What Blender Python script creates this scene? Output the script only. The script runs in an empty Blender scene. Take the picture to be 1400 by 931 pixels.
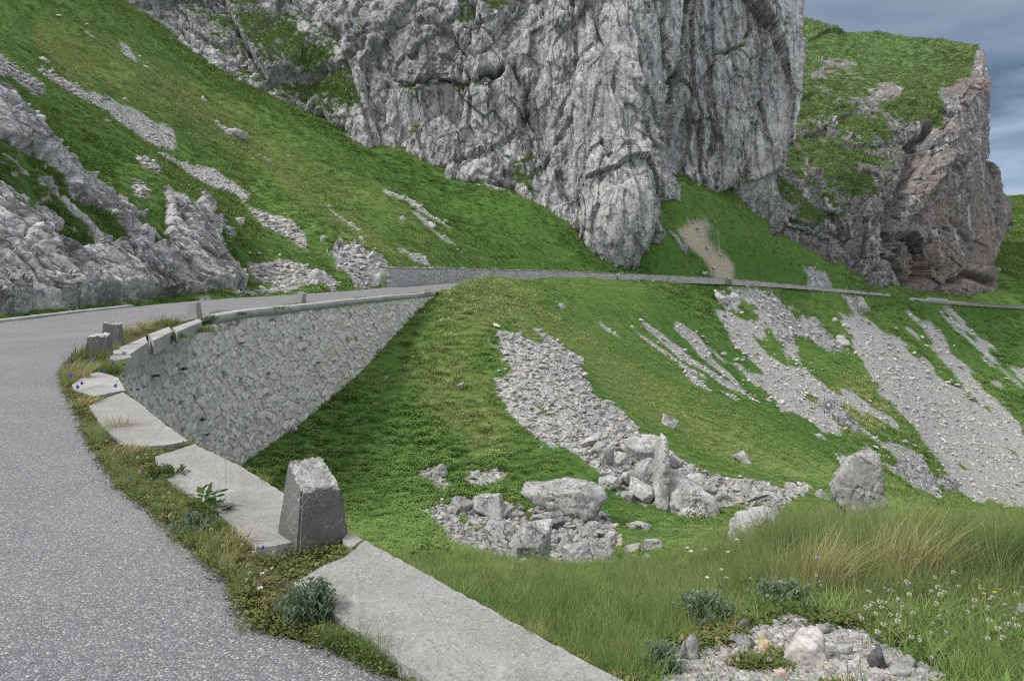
import bpy, bmesh, math, random, time
import numpy as np
from mathutils import Vector, Matrix

T0 = time.time()
random.seed(7)
RNG = np.random.default_rng(11)
F = 933.3          # focal length in photograph pixels (24 mm on 36 mm, 1400 px wide)
HOR = 370.0        # horizon row
H = 1.65           # eye height above the road
scene = bpy.context.scene
COL = scene.collection


def W(px, py, Y):
    """point seen at photograph pixel (px, py) at distance Y"""
    return np.array([(px - 700.0) / F * Y, Y, H + (HOR - py) / F * Y])


def G(px, py, Z=0.0):
    """point at height Z seen at the photograph pixel"""
    Y = (H - Z) * F / (py - HOR)
    return W(px, py, Y)


# ------------------------------------------------------------------ noise
def _h(ix, iy, iz, seed):
    h = (ix.astype(np.uint32) * np.uint32(374761393) + iy.astype(np.uint32) * np.uint32(668265263)
         + iz.astype(np.uint32) * np.uint32(2147483647) + np.uint32((seed * 144665 + 1013) & 0xffffffff))
    h = (h ^ (h >> np.uint32(13))) * np.uint32(1274126177)
    h = (h ^ (h >> np.uint32(15))) * np.uint32(2246822519)
    return h ^ (h >> np.uint32(16))


def _r(ix, iy, iz, seed):
    return (_h(ix, iy, iz, seed) & np.uint32(0xffffff)).astype(np.float32) / np.float32(16777215.0)


def vnoise(p, seed=0):
    """value noise in -1..1, p is (n,3)"""
    f = np.floor(p)
    i = f.astype(np.int64)
    t = (p - f).astype(np.float32)
    t = t * t * t * (t * (t * 6 - 15) + 10)
    x, y, z = i[:, 0], i[:, 1], i[:, 2]
    tx, ty, tz = t[:, 0], t[:, 1], t[:, 2]
    def lx(yy, zz):
        a = _r(x, yy, zz, seed)
        return a + (_r(x + 1, yy, zz, seed) - a) * tx
    a = lx(y, z); a = a + (lx(y + 1, z) - a) * ty
    b = lx(y, z + 1); b = b + (lx(y + 1, z + 1) - b) * ty
    return (a + (b - a) * tz) * 2 - 1


def fbm(p, octv=4, seed=0, gain=0.5, ridged=False):
    s = 0; a = 1.0; tot = 0
    q = p.astype(np.float64)
    for o in range(octv):
        v = vnoise(q, seed + o * 17)
        if ridged:
            v = 1 - 2 * np.abs(v)
        s = s + a * v; tot += a; a *= gain
        q = q * 2.03 + 11.7
    return s / tot


def facet(p, seed=0, tilt=1.0):
    """blocky displacement: every voronoi cell is a plane of its own. Returns (offset -1..1, f2-f1, cell random)"""
    n = len(p)
    f = np.floor(p); i = f.astype(np.int64); t = (p - f).astype(np.float32)
    d1 = np.full(n, 9e9, np.float32); d2 = d1.copy()
    best = np.zeros((n, 3), np.int64)
    for dx in (-1, 0, 1):
        for dy in (-1, 0, 1):
            for dz in (-1, 0, 1):
                cx, cy, cz = i[:, 0] + dx, i[:, 1] + dy, i[:, 2] + dz
                hh = _h(cx, cy, cz, seed)
                ox = (hh & np.uint32(1023)).astype(np.float32) / 1023 + dx - t[:, 0]
                oy = ((hh >> np.uint32(10)) & np.uint32(1023)).astype(np.float32) / 1023 + dy - t[:, 1]
                oz = ((hh >> np.uint32(20)) & np.uint32(1023)).astype(np.float32) / 1023 + dz - t[:, 2]
                d = ox * ox + oy * oy + oz * oz
                m = d < d1
                d2 = np.where(m, d1, np.minimum(d2, d))
                d1 = np.where(m, d, d1)
                best[m, 0] = cx[m]; best[m, 1] = cy[m]; best[m, 2] = cz[m]
    bx, by, bz = best[:, 0], best[:, 1], best[:, 2]
    r0 = _r(bx, by, bz, seed + 101) * 2 - 1
    hh = _h(bx, by, bz, seed)
    c = np.stack([(hh & np.uint32(1023)).astype(np.float32) / 1023 + bx,
                  ((hh >> np.uint32(10)) & np.uint32(1023)).astype(np.float32) / 1023 + by,
                  ((hh >> np.uint32(20)) & np.uint32(1023)).astype(np.float32) / 1023 + bz], 1)
    g = np.stack([_r(bx, by, bz, seed + 7 + k) * 2 - 1 for k in range(3)], 1)
    off = r0 * 0.6 + tilt * np.sum(g * (p - c), 1)
    return off.astype(np.float32), np.sqrt(d2) - np.sqrt(d1), r0


# ------------------------------------------------------------------ interpolation
class TPS:
    def __init__(self, pts, vals, lam=1e-3):
        self.p = np.asarray(pts, float); n = len(self.p)
        K = self._k(self.p, self.p) + lam * np.eye(n)
        P = np.c_[np.ones(n), self.p]
        A = np.zeros((n + 3, n + 3)); A[:n, :n] = K; A[:n, n:] = P; A[n:, :n] = P.T
        self.w = np.linalg.solve(A, np.r_[np.asarray(vals, float), 0, 0, 0])

    @staticmethod
    def _k(a, b):
        d2 = ((a[:, None, :] - b[None]) ** 2).sum(2)
        return 0.5 * d2 * np.log(d2 + 1e-9)

    def __call__(self, q):
        out = np.empty(len(q)); n = len(self.p)
        for s in range(0, len(q), 60000):
            c = q[s:s + 60000]
            out[s:s + 60000] = self._k(c, self.p) @ self.w[:n] + self.w[n] + c @ self.w[n + 1:]
        return out


def hermite(xs, ys):
    xs = np.asarray(xs, float); ys = np.asarray(ys, float)
    m = np.gradient(ys, xs)
    def f(x):
        x = np.asarray(x, float)
        xc = np.clip(x, xs[0], xs[-1])
        k = np.clip(np.searchsorted(xs, xc) - 1, 0, len(xs) - 2)
        h = xs[k + 1] - xs[k]; t = (xc - xs[k]) / h
        v = ((2 * t**3 - 3 * t**2 + 1) * ys[k] + (t**3 - 2 * t**2 + t) * h * m[k]
             + (-2 * t**3 + 3 * t**2) * ys[k + 1] + (t**3 - t**2) * h * m[k + 1])
        return v + np.where(x < xs[0], (x - xs[0]) * m[0], 0) + np.where(x > xs[-1], (x - xs[-1]) * m[-1], 0)
    return f


def pip(px, py, poly):
    """points in polygon"""
    x = np.asarray(px); y = np.asarray(py)
    ins = np.zeros(x.shape, bool)
    n = len(poly); j = n - 1
    for i in range(n):
        xi, yi = poly[i]; xj, yj = poly[j]
        if yi != yj:
            c = ((yi > y) != (yj > y)) & (x < (xj - xi) * (y - yi) / (yj - yi) + xi)
            ins ^= c
        j = i
    return ins


def sstep(a, b, x):
    t = np.clip((x - a) / (b - a), 0, 1)
    return t * t * (3 - 2 * t)


# ------------------------------------------------------------------ mesh helpers
def grid_mesh(name, P, mats, keep=None, attrs=None, smooth=True, kind=None, parent=None, flip=False):
    """P is (rows, cols, 3)"""
    R, C = P.shape[:2]
    idx = np.arange(R * C).reshape(R, C)
    a, b, c, d = idx[:-1, :-1], idx[:-1, 1:], idx[1:, 1:], idx[1:, :-1]
    q = np.stack([a, b, c, d] if not flip else [d, c, b, a], -1).reshape(-1, 4)
    if keep is not None:
        q = q[keep[:-1, :-1].ravel()]
    return raw_mesh(name, P.reshape(-1, 3), q, mats, attrs, smooth, kind, parent)


def raw_mesh(name, V, Q, mats, attrs=None, smooth=True, kind=None, parent=None, mat_index=None):
    me = bpy.data.meshes.new(name)
    used = np.zeros(len(V), bool); used[np.asarray(Q).ravel()] = True
    if not used.all():
        remap = np.cumsum(used) - 1
        Q = remap[Q]; V = V[used]
        if attrs:
            attrs = {k: v[used] for k, v in attrs.items()}
    n = Q.shape[1]
    me.vertices.add(len(V)); me.loops.add(Q.size); me.polygons.add(len(Q))
    me.vertices.foreach_set('co', np.ascontiguousarray(V, np.float32).ravel())
    me.loops.foreach_set('vertex_index', np.ascontiguousarray(Q, np.int32).ravel())
    me.polygons.foreach_set('loop_start', np.arange(0, Q.size, n, dtype=np.int32))
    me.polygons.foreach_set('loop_total', np.full(len(Q), n, np.int32))
    if smooth:
        me.polygons.foreach_set('use_smooth', np.ones(len(Q), bool))
    for m in (mats if isinstance(mats, (list, tuple)) else [mats]):
        me.materials.append(m)
    if mat_index is not None:
        me.polygons.foreach_set('material_index', np.ascontiguousarray(mat_index, np.int32))
    me.update(calc_edges=True)
    for k, v in (attrs or {}).items():
        if v.ndim == 1:
            at = me.attributes.new(k, 'FLOAT', 'POINT'); at.data.foreach_set('value', np.ascontiguousarray(v, np.float32))
        else:
            at = me.attributes.new(k, 'FLOAT_COLOR', 'POINT')
            at.data.foreach_set('color', np.ascontiguousarray(v, np.float32).ravel())
    me.validate()
    o = bpy.data.objects.new(name, me)
    COL.objects.link(o)
    if kind: o['kind'] = kind
    if parent: o.parent = parent
    return o


def tag(o, label=None, cat=None, group=None, kind=None):
    if label: o['label'] = label
    if cat: o['category'] = cat
    if group: o['group'] = group
    if kind: o['kind'] = kind
    return o


def empty(name, loc, label, cat, group=None, rz=0.0):
    o = bpy.data.objects.new(name, None); COL.objects.link(o)
    o.location = loc; o.rotation_euler = (0, 0, rz); o.empty_display_size = 0.2
    return tag(o, label, cat, group)


def bm_obj(name, bm, mat, parent=None, smooth=False):
    me = bpy.data.meshes.new(name)
    bmesh.ops.recalc_face_normals(bm, faces=bm.faces)
    bm.to_mesh(me); bm.free()
    if smooth:
        me.polygons.foreach_set('use_smooth', np.ones(len(me.polygons), bool))
    me.materials.append(mat)
    o = bpy.data.objects.new(name, me); COL.objects.link(o)
    if parent: o.parent = parent
    return o


# ------------------------------------------------------------------ materials
class NT:
    def __init__(self, name):
        self.m = bpy.data.materials.new(name); self.m.use_nodes = True
        self.t = self.m.node_tree; self.t.nodes.clear()
        self.out = self.t.nodes.new('ShaderNodeOutputMaterial')

    def n(self, typ, **kw):
        nd = self.t.nodes.new(typ)
        for k, v in kw.items():
            if k.startswith('i_'):
                key = k[2:]
                key = int(key) if key.isdigit() else key.replace('_', ' ')
                self.set(nd, key, v)
            else:
                setattr(nd, k, v)
        return nd

    def set(self, nd, key, v):
        s = nd.inputs[key]
        if isinstance(v, bpy.types.NodeSocket):
            self.t.links.new(v, s)
        elif isinstance(v, (tuple, list)) and len(v) == 3 and s.type == 'RGBA':
            s.default_value = (*v, 1)
        else:
            s.default_value = v

    def coord(self, scale=(1, 1, 1), rot=(0, 0, 0), which='Object'):
        c = self.n('ShaderNodeTexCoord')
        mp = self.n('ShaderNodeMapping')
        self.t.links.new(c.outputs[which], mp.inputs['Vector'])
        mp.inputs['Scale'].default_value = scale if isinstance(scale, (tuple, list)) else (scale,) * 3
        mp.inputs['Rotation'].default_value = rot
        return mp.outputs[0]

    def noise(self, vec, scale, detail=4, rough=0.55, dist=0.0):
        nd = self.n('ShaderNodeTexNoise', i_Vector=vec, i_Scale=scale, i_Detail=detail, i_Roughness=rough, i_Distortion=dist)
        return nd.outputs['Fac']

    def voro(self, vec, scale, feature='F1', rnd=1.0, out='Distance'):
        nd = self.n('ShaderNodeTexVoronoi', feature=feature)
        self.set(nd, 'Vector', vec); self.set(nd, 'Scale', scale); self.set(nd, 'Randomness', rnd)
        return nd.outputs[out]

    def ramp(self, fac, stops, interp='LINEAR'):
        nd = self.n('ShaderNodeValToRGB'); self.t.links.new(fac, nd.inputs[0])
        cr = nd.color_ramp; cr.interpolation = interp
        while len(cr.elements) < len(stops): cr.elements.new(0.5)
        for e, (p, c) in zip(cr.elements, stops):
            e.position = p; e.color = (*c, 1) if len(c) == 3 else c
        return nd.outputs[0]

    def fac(self, x, a, b, lo=0.0, hi=1.0):
        nd = self.n('ShaderNodeMapRange', interpolation_type='SMOOTHSTEP')
        self.t.links.new(x, nd.inputs['Value'])
        nd.inputs['From Min'].default_value = a; nd.inputs['From Max'].default_value = b
        nd.inputs['To Min'].default_value = lo; nd.inputs['To Max'].default_value = hi
        return nd.outputs[0]

    def mix(self, fac, a, b, blend='MIX'):
        nd = self.n('ShaderNodeMix', data_type='RGBA', blend_type=blend)
        self.set(nd, 0, fac); self.set(nd, 6, a if not (isinstance(a, tuple) and len(a) == 3) else (*a, 1))
        self.set(nd, 7, b if not (isinstance(b, tuple) and len(b) == 3) else (*b, 1))
        return nd.outputs[2]

    def math(self, op, a, b=0.0, clamp=False):
        nd = self.n('ShaderNodeMath', operation=op, use_clamp=clamp)
        self.set(nd, 0, a); self.set(nd, 1, b)
        return nd.outputs[0]

    def attr(self, name, kind='GEOMETRY', out='Fac'):
        nd = self.n('ShaderNodeAttribute', attribute_name=name, attribute_type=kind)
        return nd.outputs[out]

    def bump(self, height, dist, strength=1.0, normal=None):
        nd = self.n('ShaderNodeBump', i_Height=height, i_Distance=dist, i_Strength=strength)
        if normal is not None: self.set(nd, 'Normal', normal)
        return nd.outputs[0]

    def bsdf(self, col, rough=0.9, normal=None, spec=0.2):
        b = self.n('ShaderNodeBsdfPrincipled')
        self.set(b, 'Base Color', col); self.set(b, 'Roughness', rough)
        b.inputs['Specular IOR Level'].default_value = spec
        if normal is not None: self.set(b, 'Normal', normal)
        return b.outputs[0]

    def done(self, sh):
        self.t.links.new(sh, self.out.inputs[0]); return self.m


def normal_z(nt):
    g = nt.n('ShaderNodeNewGeometry')
    s = nt.n('ShaderNodeSeparateXYZ'); nt.t.links.new(g.outputs['Normal'], s.inputs[0])
    return s.outputs[2]


GREEN_A = (0.111, 0.190, 0.045)
GREEN_B = (0.176, 0.249, 0.074)
GREEN_C = (0.073, 0.146, 0.033)


def rock_colour(nt, v, s=1.0, base=(0.40, 0.40, 0.395), light=(0.62, 0.61, 0.60), dark=(0.17, 0.175, 0.185), warm=(0.42, 0.33, 0.26), warm_lo=0.62, streak=True, crk=0.85):
    n1 = nt.noise(v, 0.22 * s, 6, 0.62)
    c = nt.mix(nt.fac(n1, 0.36, 0.66), dark, base)
    n2 = nt.noise(v, 0.9 * s, 7, 0.68, 0.4)
    c = nt.mix(nt.fac(n2, 0.50, 0.68), c, light)
    n3 = nt.noise(v, 3.1 * s, 5, 0.65)
    c = nt.mix(nt.fac(n3, 0.54, 0.66, 0, 0.65), c, (0.15, 0.152, 0.157))
    if streak:
        mp = nt.n('ShaderNodeMapping', i_Vector=v); mp.inputs['Scale'].default_value = (1.0, 1.0, 0.07)
        n4 = nt.noise(mp.outputs[0], 0.8 * s, 5, 0.6)
        c = nt.mix(nt.fac(n4, 0.50, 0.62, 0, 0.75), c, (0.12, 0.125, 0.14))
        n6 = nt.noise(mp.outputs[0], 0.5 * s, 4, 0.6)
        c = nt.mix(nt.fac(n6, 0.52, 0.64, 0, 0.6), c, (0.72, 0.71, 0.70))
    wv = nt.n('ShaderNodeTexNoise', i_Vector=v, i_Scale=0.9 * s, i_Detail=4.0)
    ad = nt.n('ShaderNodeVectorMath', operation='MULTIPLY_ADD', i_0=wv.outputs['Color'])
    ad.inputs[1].default_value = (1.1 / s,) * 3; nt.t.links.new(v, ad.inputs[2])
    mq = nt.n('ShaderNodeMapping', i_Vector=ad.outputs[0]); mq.inputs['Scale'].default_value = (1.0, 1.0, 0.45 if streak else 1.0); mq.inputs['Rotation'].default_value = (0.2, 0.35, 0.0)
    for cs, wd in ((0.30, 0.035), (0.95, 0.05)):
        e = nt.voro(mq.outputs[0], cs * s, 'DISTANCE_TO_EDGE')
        gate = nt.fac(nt.noise(v, 0.35 * s, 3, 0.5), 0.40, 0.62)
        c = nt.mix(nt.math('MULTIPLY', nt.fac(e, 0.0, wd, crk, 0), gate), c, (0.07, 0.07, 0.072))
    n5 = nt.noise(v, 0.11 * s, 5, 0.6)
    c = nt.mix(nt.fac(n5, warm_lo, warm_lo + 0.12, 0, 0.7), c, warm)
    return c


def grass_colour(nt, v, dry, lush, s=1.0):
    n = nt.noise(v, 0.35 * s, 6, 0.65)
    c = nt.mix(nt.fac(n, 0.35, 0.65), GREEN_C, GREEN_A)
    n2 = nt.noise(v, 1.9 * s, 5, 0.7)
    c = nt.mix(nt.fac(n2, 0.50, 0.72), c, GREEN_B)
    c = nt.mix(dry, c, nt.mix(nt.fac(n2, 0.4, 0.65), (0.105, 0.165, 0.040), (0.16, 0.21, 0.065)))
    c = nt.mix(lush, c, nt.mix(nt.fac(n2, 0.4, 0.65), (0.058, 0.132, 0.028), (0.098, 0.190, 0.044)))
    return c


def mat_terrain():
    nt = NT('hillside')
    v = nt.coord()
    sep = nt.n('ShaderNodeSeparateColor'); nt.t.links.new(nt.attr('masks', out='Color'), sep.inputs[0])
    gravel, rock, dry = sep.outputs[0], sep.outputs[1], sep.outputs[2]
    lush, tan = nt.attr('lush'), nt.attr('tan')
    g = grass_colour(nt, v, dry, lush)
    soil = nt.noise(v, 0.8, 6, 0.7)
    g = nt.mix(nt.fac(soil, 0.60, 0.74, 0, 0.5), g, (0.085, 0.068, 0.034))
    # loose stones
    vc = nt.voro(v, 5.0, out='Color')
    sc = nt.n('ShaderNodeSeparateColor'); nt.t.links.new(vc, sc.inputs[0])
    st = nt.mix(sc.outputs[0], (0.27, 0.266, 0.258), (0.48, 0.473, 0.458))
    big = nt.noise(v, 0.18, 5, 0.6)
    st = nt.mix(nt.fac(big, 0.45, 0.7, 0, 0.5), st, (0.42, 0.414, 0.40))
    st = nt.mix(nt.attr('pale'), st, nt.mix(sc.outputs[2], (0.42, 0.405, 0.375), (0.68, 0.665, 0.635)))
    st = nt.mix(tan, st, nt.mix(sc.outputs[1], (0.36, 0.30, 0.22), (0.54, 0.475, 0.385)))
    d = nt.voro(v, 5.0)
    rk = rock_colour(nt, v, 2.0, streak=False)
    c = nt.mix(gravel, g, st)
    c = nt.mix(rock, c, rk)
    hg = nt.noise(v, 3.5, 6, 0.75)
    h = nt.mix(gravel, hg, d)
    nrm = nt.bump(h, 0.22, 0.8)
    return nt.done(nt.bsdf(c, 0.95, nrm, 0.1))


def mat_cliff(name, base, light, dark, warm, warm_lo, veg_lo):
    nt = NT(name)
    v = nt.coord()
    c = rock_colour(nt, v, 0.75, base, light, dark, warm, warm_lo, True, 0.6)
    crk = nt.attr('crack')
    c = nt.mix(nt.fac(crk, 0.0, 1.0, 0, 0.6), c, (0.08, 0.08, 0.084))
    c = nt.mix(nt.attr('stain'), c, nt.mix(0.52, c, (0.08, 0.085, 0.095)))
    wv = nt.attr('warm')
    c = nt.mix(nt.math('MULTIPLY', wv, 0.60), c, nt.mix(nt.noise(v, 0.6, 5, 0.65), (0.13, 0.095, 0.08), (0.32, 0.24, 0.20)))
    n = nt.noise(v, 0.45, 6, 0.7)
    grass = grass_colour(nt, v, nt.fac(n, 0.5, 0.7, 0, 0.6), 0.2, 0.6)
    c = nt.mix(nt.attr('veg'), c, grass)
    fine = nt.noise(v, 2.2, 8, 0.76)
    fcell = nt.voro(v, 0.9, out='Color')
    fs = nt.n('ShaderNodeSeparateColor'); nt.t.links.new(fcell, fs.inputs[0])
    c = nt.mix(nt.fac(fs.outputs[0], 0.0, 1.0, 0.0, 0.28), c, (0.70, 0.69, 0.67) if veg_lo > .45 and warm_lo > .62 else (0.36, 0.34, 0.32))
    nrm = nt.bump(fine, 0.5, 1.0)
    return nt.done(nt.bsdf(c, 0.95, nrm, 0.1))


def mat_outcrop():
    nt = NT('karst_rock')
    v = nt.coord()
    mp = nt.n('ShaderNodeMapping', i_Vector=v)
    mp.inputs['Rotation'].default_value = (0, math.radians(42), 0)
    mp.inputs['Scale'].default_value = (0.22, 1, 1)
    c = rock_colour(nt, mp.outputs[0], 2.6, (0.46, 0.455, 0.45), (0.70, 0.69, 0.68), (0.17, 0.165, 0.16), (0.46, 0.34, 0.27), 0.60, False)
    n = nt.noise(v, 1.6, 6, 0.7)
    c = nt.mix(nt.attr('veg'), c, grass_colour(nt, v, nt.fac(n, 0.5, 0.7), 0.3))
    nrm = nt.bump(nt.noise(mp.outputs[0], 9, 8, 0.75), 0.08, 0.9)
    return nt.done(nt.bsdf(c, 0.92, nrm, 0.15))


def mat_boulder():
    nt = NT('limestone_boulder')
    tc = nt.n('ShaderNodeTexCoord')
    oi = nt.n('ShaderNodeObjectInfo')
    off = nt.n('ShaderNodeVectorMath', operation='ADD')
    nt.t.links.new(tc.outputs['Object'], off.inputs[0])
    k = nt.math('MULTIPLY', oi.outputs['Random'], 37.0)
    nt.t.links.new(k, off.inputs[1])
    v = off.outputs[0]
    c = rock_colour(nt, v, 4.5, (0.55, 0.543, 0.525), (0.70, 0.69, 0.67), (0.34, 0.335, 0.325), (0.44, 0.38, 0.32), 0.68, False, 0.75)
    tone = nt.fac(oi.outputs['Random'], 0, 1, 0.78, 1.06)
    hs = nt.n('ShaderNodeHueSaturation', i_Color=c, i_Value=tone)
    c = hs.outputs[0]
    g = nt.noise(v, 3.0, 5, 0.7)
    up = nt.fac(normal_z(nt), 0.75, 0.98)
    c = nt.mix(nt.math('MULTIPLY', up, nt.fac(g, 0.56, 0.66)), c, (0.10, 0.11, 0.035))
    lich = nt.voro(v, 26, 'F1')
    c = nt.mix(nt.fac(lich, 0.0, 0.22, 0.35, 0), c, (0.10, 0.10, 0.10))
    crk = nt.voro(nt.n('ShaderNodeVectorMath', operation='ADD').outputs[0], 1) if False else nt.noise(v, 14, 8, 0.75)
    nrm = nt.bump(crk, 0.05, 0.9)
    return nt.done(nt.bsdf(c, 0.92, nrm, 0.15))


def mat_rubble(name, k):
    nt = NT(name)
    v = nt.coord(1.0, which='Object')
    r = nt.attr('tone', 'INSTANCER')
    c = nt.ramp(r, [(0, (0.20, 0.198, 0.195)), (0.5, (0.32, 0.315, 0.308)), (0.85, (0.45, 0.445, 0.43)), (1, (0.40, 0.34, 0.29))])
    c = nt.mix(1.0, c, (k, k * .985, k * .955), 'MULTIPLY')
    n = nt.noise(v, 3.0, 5, 0.65)
    c = nt.mix(nt.fac(n, 0.42, 0.68, 0, 0.5), c, (0.44, 0.435, 0.425))
    n = nt.noise(v, 7.0, 5, 0.7)
    c = nt.mix(nt.fac(n, 0.5, 0.75, 0, 0.5), c, (0.22, 0.22, 0.215))
    return nt.done(nt.bsdf(c, 0.93, nt.bump(n, 0.12, 0.7), 0.12))


def mat_asphalt():
    nt = NT('worn_asphalt')
    v = nt.coord()
    wv = nt.n('ShaderNodeTexNoise', i_Vector=v, i_Scale=30.0, i_Detail=2.0)
    add = nt.n('ShaderNodeVectorMath', operation='MULTIPLY_ADD', i_0=wv.outputs['Color'])
    add.inputs[1].default_value = (0.018,) * 3; nt.t.links.new(v, add.inputs[2])
    p = add.outputs[0]
    col = nt.voro(p, 72, out='Color'); d = nt.voro(p, 72)
    sc = nt.n('ShaderNodeSeparateColor'); nt.t.links.new(col, sc.inputs[0])
    chip = nt.ramp(sc.outputs[0], [(0, (0.145, 0.147, 0.154)), (0.35, (0.195, 0.197, 0.205)), (0.7, (0.275, 0.277, 0.283)), (0.92, (0.35, 0.35, 0.35)), (1, (0.48, 0.475, 0.47))])
    gap = nt.voro(p, 72, 'DISTANCE_TO_EDGE')
    c = nt.mix(nt.fac(gap, 0.02, 0.16), (0.07, 0.071, 0.076), chip)
    fine = nt.noise(v, 160, 3, 0.7)
    c = nt.mix(nt.fac(fine, 0.35, 0.7, 0.0, 0.35), c, (0.34, 0.34, 0.345))
    big = nt.noise(v, 0.55, 5, 0.6)
    c = nt.mix(nt.fac(big, 0.35, 0.7, 0, 0.30), c, (0.31, 0.308, 0.305))
    big2 = nt.noise(v, 1.7, 5, 0.65)
    c = nt.mix(nt.fac(big2, 0.56, 0.75, 0, 0.30), c, (0.16, 0.165, 0.18))
    ce = nt.voro(add.outputs[0], 0.9, 'DISTANCE_TO_EDGE')
    cg = nt.fac(nt.noise(v, 0.7, 3, 0.5), 0.56, 0.66)
    c = nt.mix(nt.math('MULTIPLY', nt.fac(ce, 0.0, 0.006, .25, 0), cg), c, (0.05, 0.05, 0.052))
    hgt = nt.math('SUBTRACT', nt.math('MULTIPLY', sc.outputs[1], 0.5), d)
    nrm = nt.bump(hgt, 0.006, 0.8)
    return nt.done(nt.bsdf(c, 0.85, nrm, 0.25))


def mat_concrete(name, a, b, spots=1.0):
    nt = NT(name)
    v = nt.coord()
    n = nt.noise(v, 2.2, 7, 0.65)
    c = nt.mix(nt.fac(n, 0.32, 0.68), a, b)
    bigt = nt.noise(v, 1.1, 6, 0.7, 0.5)
    c = nt.mix(nt.fac(bigt, 0.46, 0.66, 0, 0.55), c, (0.17, 0.165, 0.15))
    lich = nt.noise(v, 3.6, 7, 0.75, 0.8)
    c = nt.mix(nt.fac(lich, 0.58, 0.66, 0, 0.55), c, (0.50, 0.49, 0.46))
    s = nt.noise(v, 38, 4, 0.7)
    c = nt.mix(nt.fac(s, 0.52, 0.66, 0, 0.6 * spots), c, (0.15, 0.148, 0.14))
    w = nt.noise(v, 85, 3, 0.6)
    c = nt.mix(nt.fac(w, 0.56, 0.68, 0, 0.6 * spots), c, (0.60, 0.59, 0.57))
    l = nt.noise(v, 5.5, 6, 0.7)
    c = nt.mix(nt.fac(l, 0.58, 0.72, 0, 0.45), c, (0.20, 0.195, 0.165))
    nrm = nt.bump(nt.noise(v, 70, 4, 0.75), 0.007, 0.8)
    nrm = nt.bump(nt.noise(v, 9, 5, 0.7), 0.012, 0.6, nrm)
    return nt.done(nt.bsdf(c, 0.9, nrm, 0.2))


def mat_post():
    """old dark concrete with a net of pale hairline cracks"""
    nt = NT('cracked_concrete')
    v = nt.coord()
    n = nt.noise(v, 5, 6, 0.65)
    c = nt.mix(nt.fac(n, 0.3, 0.7), (0.105, 0.105, 0.10), (0.155, 0.155, 0.148))
    s = nt.noise(v, 60, 4, 0.7)
    c = nt.mix(nt.fac(s, 0.5, 0.7, 0, 0.4), c, (0.30, 0.30, 0.295))
    wv = nt.n('ShaderNodeTexNoise', i_Vector=v, i_Scale=14.0, i_Detail=4.0)
    add = nt.n('ShaderNodeVectorMath', operation='MULTIPLY_ADD', i_0=wv.outputs['Color'])
    add.inputs[1].default_value = (0.09,) * 3; nt.t.links.new(v, add.inputs[2])
    e = nt.voro(add.outputs[0], 15, 'DISTANCE_TO_EDGE')
    where = nt.noise(v, 6.0, 3, 0.5)
    line = nt.math('MULTIPLY', nt.fac(e, 0.0, 0.022, .9, 0), nt.fac(where, 0.40, 0.58))
    c = nt.mix(line, c, (0.52, 0.53, 0.52))
    sx = nt.n('ShaderNodeSeparateXYZ'); nt.t.links.new(v, sx.inputs[0])
    low = nt.math('MULTIPLY', nt.fac(nt.math('ADD', sx.outputs[2], nt.math('MULTIPLY', n, 0.15)), 0.10, 0.26, 1, 0), 0.6)
    c = nt.mix(low, c, (0.085, 0.085, 0.055))
    st = nt.noise(v, 2.5, 5, 0.65)
    c = nt.mix(nt.fac(st, 0.5, 0.68, 0, 0.5), c, (0.10, 0.10, 0.092))
    nrm = nt.bump(nt.noise(v, 55, 4, 0.7), 0.004, 0.7)
    return nt.done(nt.bsdf(c, 0.85, nrm, 0.2))


def mat_fracture():
    nt = NT('broken_concrete')
    v = nt.coord()
    n1 = nt.noise(v, 22, 7, 0.72)
    c = nt.mix(nt.fac(n1, 0.34, 0.66), (0.30, 0.292, 0.275), (0.68, 0.67, 0.645))
    n = nt.noise(v, 60, 4, 0.7)
    c = nt.mix(nt.fac(n, 0.52, 0.68, 0, 0.6), c, (0.17, 0.165, 0.15))
    return nt.done(nt.bsdf(c, 0.95, nt.bump(n1, 0.03, 1.0), 0.1))


def mat_masonry(name, lo=(0.47, 0.445, 0.41), hi=(0.70, 0.67, 0.62)):
    nt = NT(name)
    v = nt.coord()
    cell = nt.attr('cell')
    c = nt.mix(cell, lo, hi)
    n = nt.noise(v, 3.5, 6, 0.7)
    c = nt.mix(nt.fac(n, 0.4, 0.7, 0, 0.5), c, (0.58, 0.575, 0.56))
    n2 = nt.noise(v, 9, 6, 0.7)
    c = nt.mix(nt.fac(n2, 0.52, 0.7, 0, 0.5), c, (0.24, 0.24, 0.235))
    n3 = nt.noise(v, 0.5, 4, 0.6)
    c = nt.mix(nt.fac(n3, 0.58, 0.72, 0, 0.35), c, (0.45, 0.41, 0.36))
    c = nt.mix(nt.attr('joint'), c, nt.mix(nt.fac(n3, 0.4, 0.6), (0.15, 0.145, 0.135), (0.32, 0.31, 0.295)))
    nm = nt.noise(v, 1.6, 5, 0.7)
    c = nt.mix(nt.fac(nm, 0.66, 0.72, 0, 0.85), c, (0.045, 0.058, 0.018))
    return nt.done(nt.bsdf(c, 0.93, nt.bump(nt.noise(v, 16, 7, 0.75), 0.03, 0.8), 0.12))


def mat_soil():
    nt = NT('verge_soil')
    v = nt.coord()
    n = nt.noise(v, 9, 6, 0.7)
    c = nt.mix(nt.fac(n, 0.35, 0.65), (0.055, 0.045, 0.026), (0.13, 0.105, 0.06))
    n2 = nt.noise(v, 3.0, 5, 0.7)
    c = nt.mix(nt.fac(n2, 0.48, 0.6), c, (0.065, 0.075, 0.022))
    return nt.done(nt.bsdf(c, 0.95, nt.bump(n, 0.03, 0.9), 0.1))


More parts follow.
